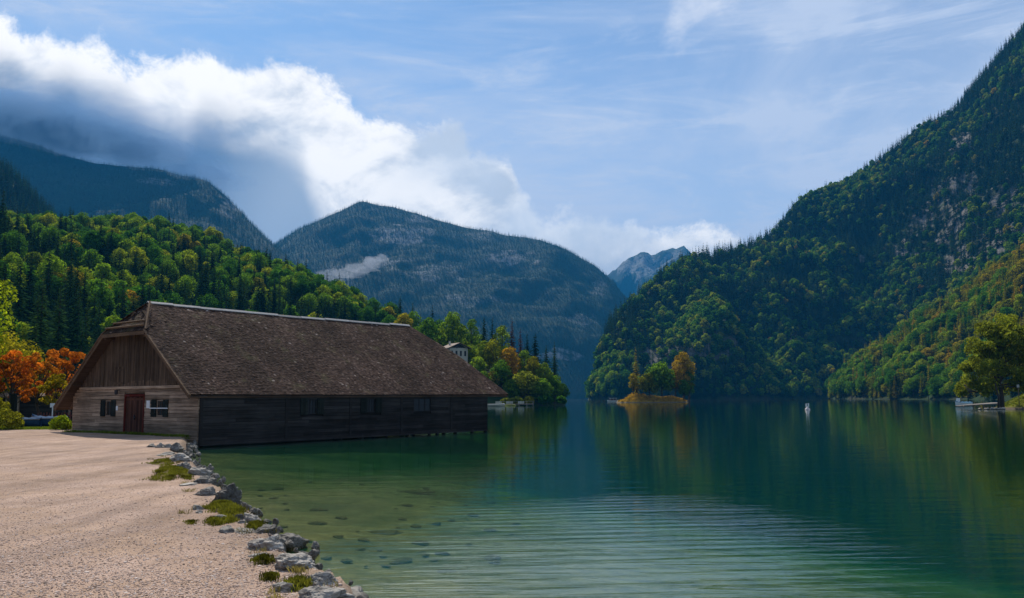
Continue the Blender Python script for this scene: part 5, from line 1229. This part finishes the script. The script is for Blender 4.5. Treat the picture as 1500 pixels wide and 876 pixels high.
# above the saddle the cloud is brighter mist
sad = N.mapr(N.math('ADD', az, N.math('MULTIPLY', N.math('SUBTRACT', 16, el), .55)), -21, -13, 0, .8, True)
shade = N.mix(sad, shade, (.40 * K, .48 * K, .60 * K))
ccol = N.mix(dark, white, shade)
# high thin cloud
c1 = N.noise(N.mapping(g, (1.0, .5, 3.0), (0, R(32), 0)), 2.4, 10, .6, .8); c2 = N.noise(N.mapping(g, (.8, 1, 4.5), (0, R(-28), 0)), 5.5, 9, .68, .8)
cir = N.math('ADD', N.mapr(c1, .36, .70, 0, .7, True), N.mapr(c2, .44, .72, 0, .45, True))
low = N.mapr(N.math('SUBTRACT', el, N.math('MULTIPLY', az, .25)), 26, 3, .10, .85)
cir = N.math('MINIMUM', N.math('ADD', cir, low), .98)
skyc = N.mix(1, sky.outputs[0], (.60, .84, 1.0), 'MULTIPLY')
base = N.mix(cir, skyc, (.50 * K, .59 * K, .76 * K))
# a few small puffs
puff = N.math('MULTIPLY', N.mapr(n3, .48, .74, 0, .5, True), N.mapr(N.math('ABSOLUTE', N.math('SUBTRACT', az, 13.5)), 2, 6, 1, 0, True))
puff = N.math('MULTIPLY', puff, N.mapr(el, 20, 23, 0, 1, True))
base = N.mix(puff, base, (.85 * K, .86 * K, .9 * K))
fin = N.mix(mask, base, ccol)
fin = N.mix(N.mapr(el, -1, -3, 0, 1), fin, (.05, .08, .07))
bg = N.n('ShaderNodeBackground'); N.l(fin, bg.inputs[0]); bg.inputs[1].default_value = .1
wo = N.n('ShaderNodeOutputWorld'); N.l(bg.outputs[0], wo.inputs[0])
# mist hugging the slopes
def mist(name, label, c, rad, dens, seed, colr=(.30, .50, .85)):
    b = bmesh.new(); bmesh.ops.create_icosphere(b, subdivisions=5, radius=1); V = np.array([v.co[:] for v in b.verts]); Fc = np.array([[v.index for v in f.verts] for f in b.faces]); b.free()
    V = V * (1 + .30 * fbm(V * 1.7 + seed, 5, seed))[:, None] * rad
    m, nt = new_mat(name); N = NT(nt); v = N.n('ShaderNodeVolumePrincipled'); v.inputs['Color'].default_value = (*colr, 1); v.inputs['Density'].default_value = dens; N.out(None, v.outputs[0])
    o = link(bpy.data.objects.new(name, npmesh(name, V, Fc, [m], True))); o.location = tuple(c); tag(o, label, 'mist', None, 'stuff')
    return o
for k, (a_, b_, rx, ry, rz, dn) in enumerate([(-90, 150, 330, 260, 85, .0030), (0, 178, 300, 260, 62, .0034), (90, 196, 280, 240, 52, .0034), (175, 214, 240, 220, 46, .0032), (250, 236, 190, 200, 36, .0030), (305, 262, 130, 160, 26, .0028), (40, 160, 420, 240, 60, .0018), (190, 195, 330, 220, 60, .0014)]):
    mist('slope_mist', 'blue-grey mist hiding the top of the cloud-capped mountain', at(a_, b_, 2760), (rx, ry, rz), dn, 31 + k)
for k, (a_, b_, rx, rz, dn) in enumerate([(500, 402, 70, 11, .006), (528, 393, 46, 14, .008), (545, 384, 26, 17, .009), (475, 410, 50, 8, .005), (560, 378, 16, 9, .007)]):
    mist('slope_mist_wisp', 'small pale wisp of mist lying on the central mountain slope', at(a_, b_, 2500), (rx, 60, rz), dn, 11 + k, (.8, .85, .95))
# haze
hm, nt = new_mat('haze_air'); N = NT(nt)
pvn = N.n('ShaderNodeVolumePrincipled'); pvn.inputs['Color'].default_value = (.035, .35, .82, 1); pvn.inputs['Density'].default_value = .80e-4; pvn.inputs['Anisotropy'].default_value = .1
N.out(None, pvn.outputs[0])
hb = MB(); hb.box(-9500, 12500, -3500, 25500, -14, 1150)
hz = hb.build('haze', hm); tag(hz, 'thin blue air haze filling the valley', 'haze', kind='stuff')
# ================================================================== RENDER
SC.render.engine = 'CYCLES'; SC.cycles.samples = 64
SC.cycles.use_denoising = True
try: SC.cycles.denoiser = 'OPENIMAGEDENOISE'; SC.cycles.denoising_prefilter = 'ACCURATE'
except Exception: pass
SC.cycles.max_bounces = 8; SC.cycles.diffuse_bounces = 2; SC.cycles.glossy_bounces = 2; SC.cycles.transparent_max_bounces = 8; SC.cycles.volume_bounces = 0; SC.cycles.transmission_bounces = 2
SC.cycles.sample_clamp_indirect = 6; SC.cycles.caustics_reflective = False; SC.cycles.caustics_refractive = False
SC.view_settings.view_transform = 'Standard'; SC.view_settings.look = 'None'; SC.view_settings.exposure = .27; SC.view_settings.gamma = 1; SC.view_settings.use_curve_mapping = False
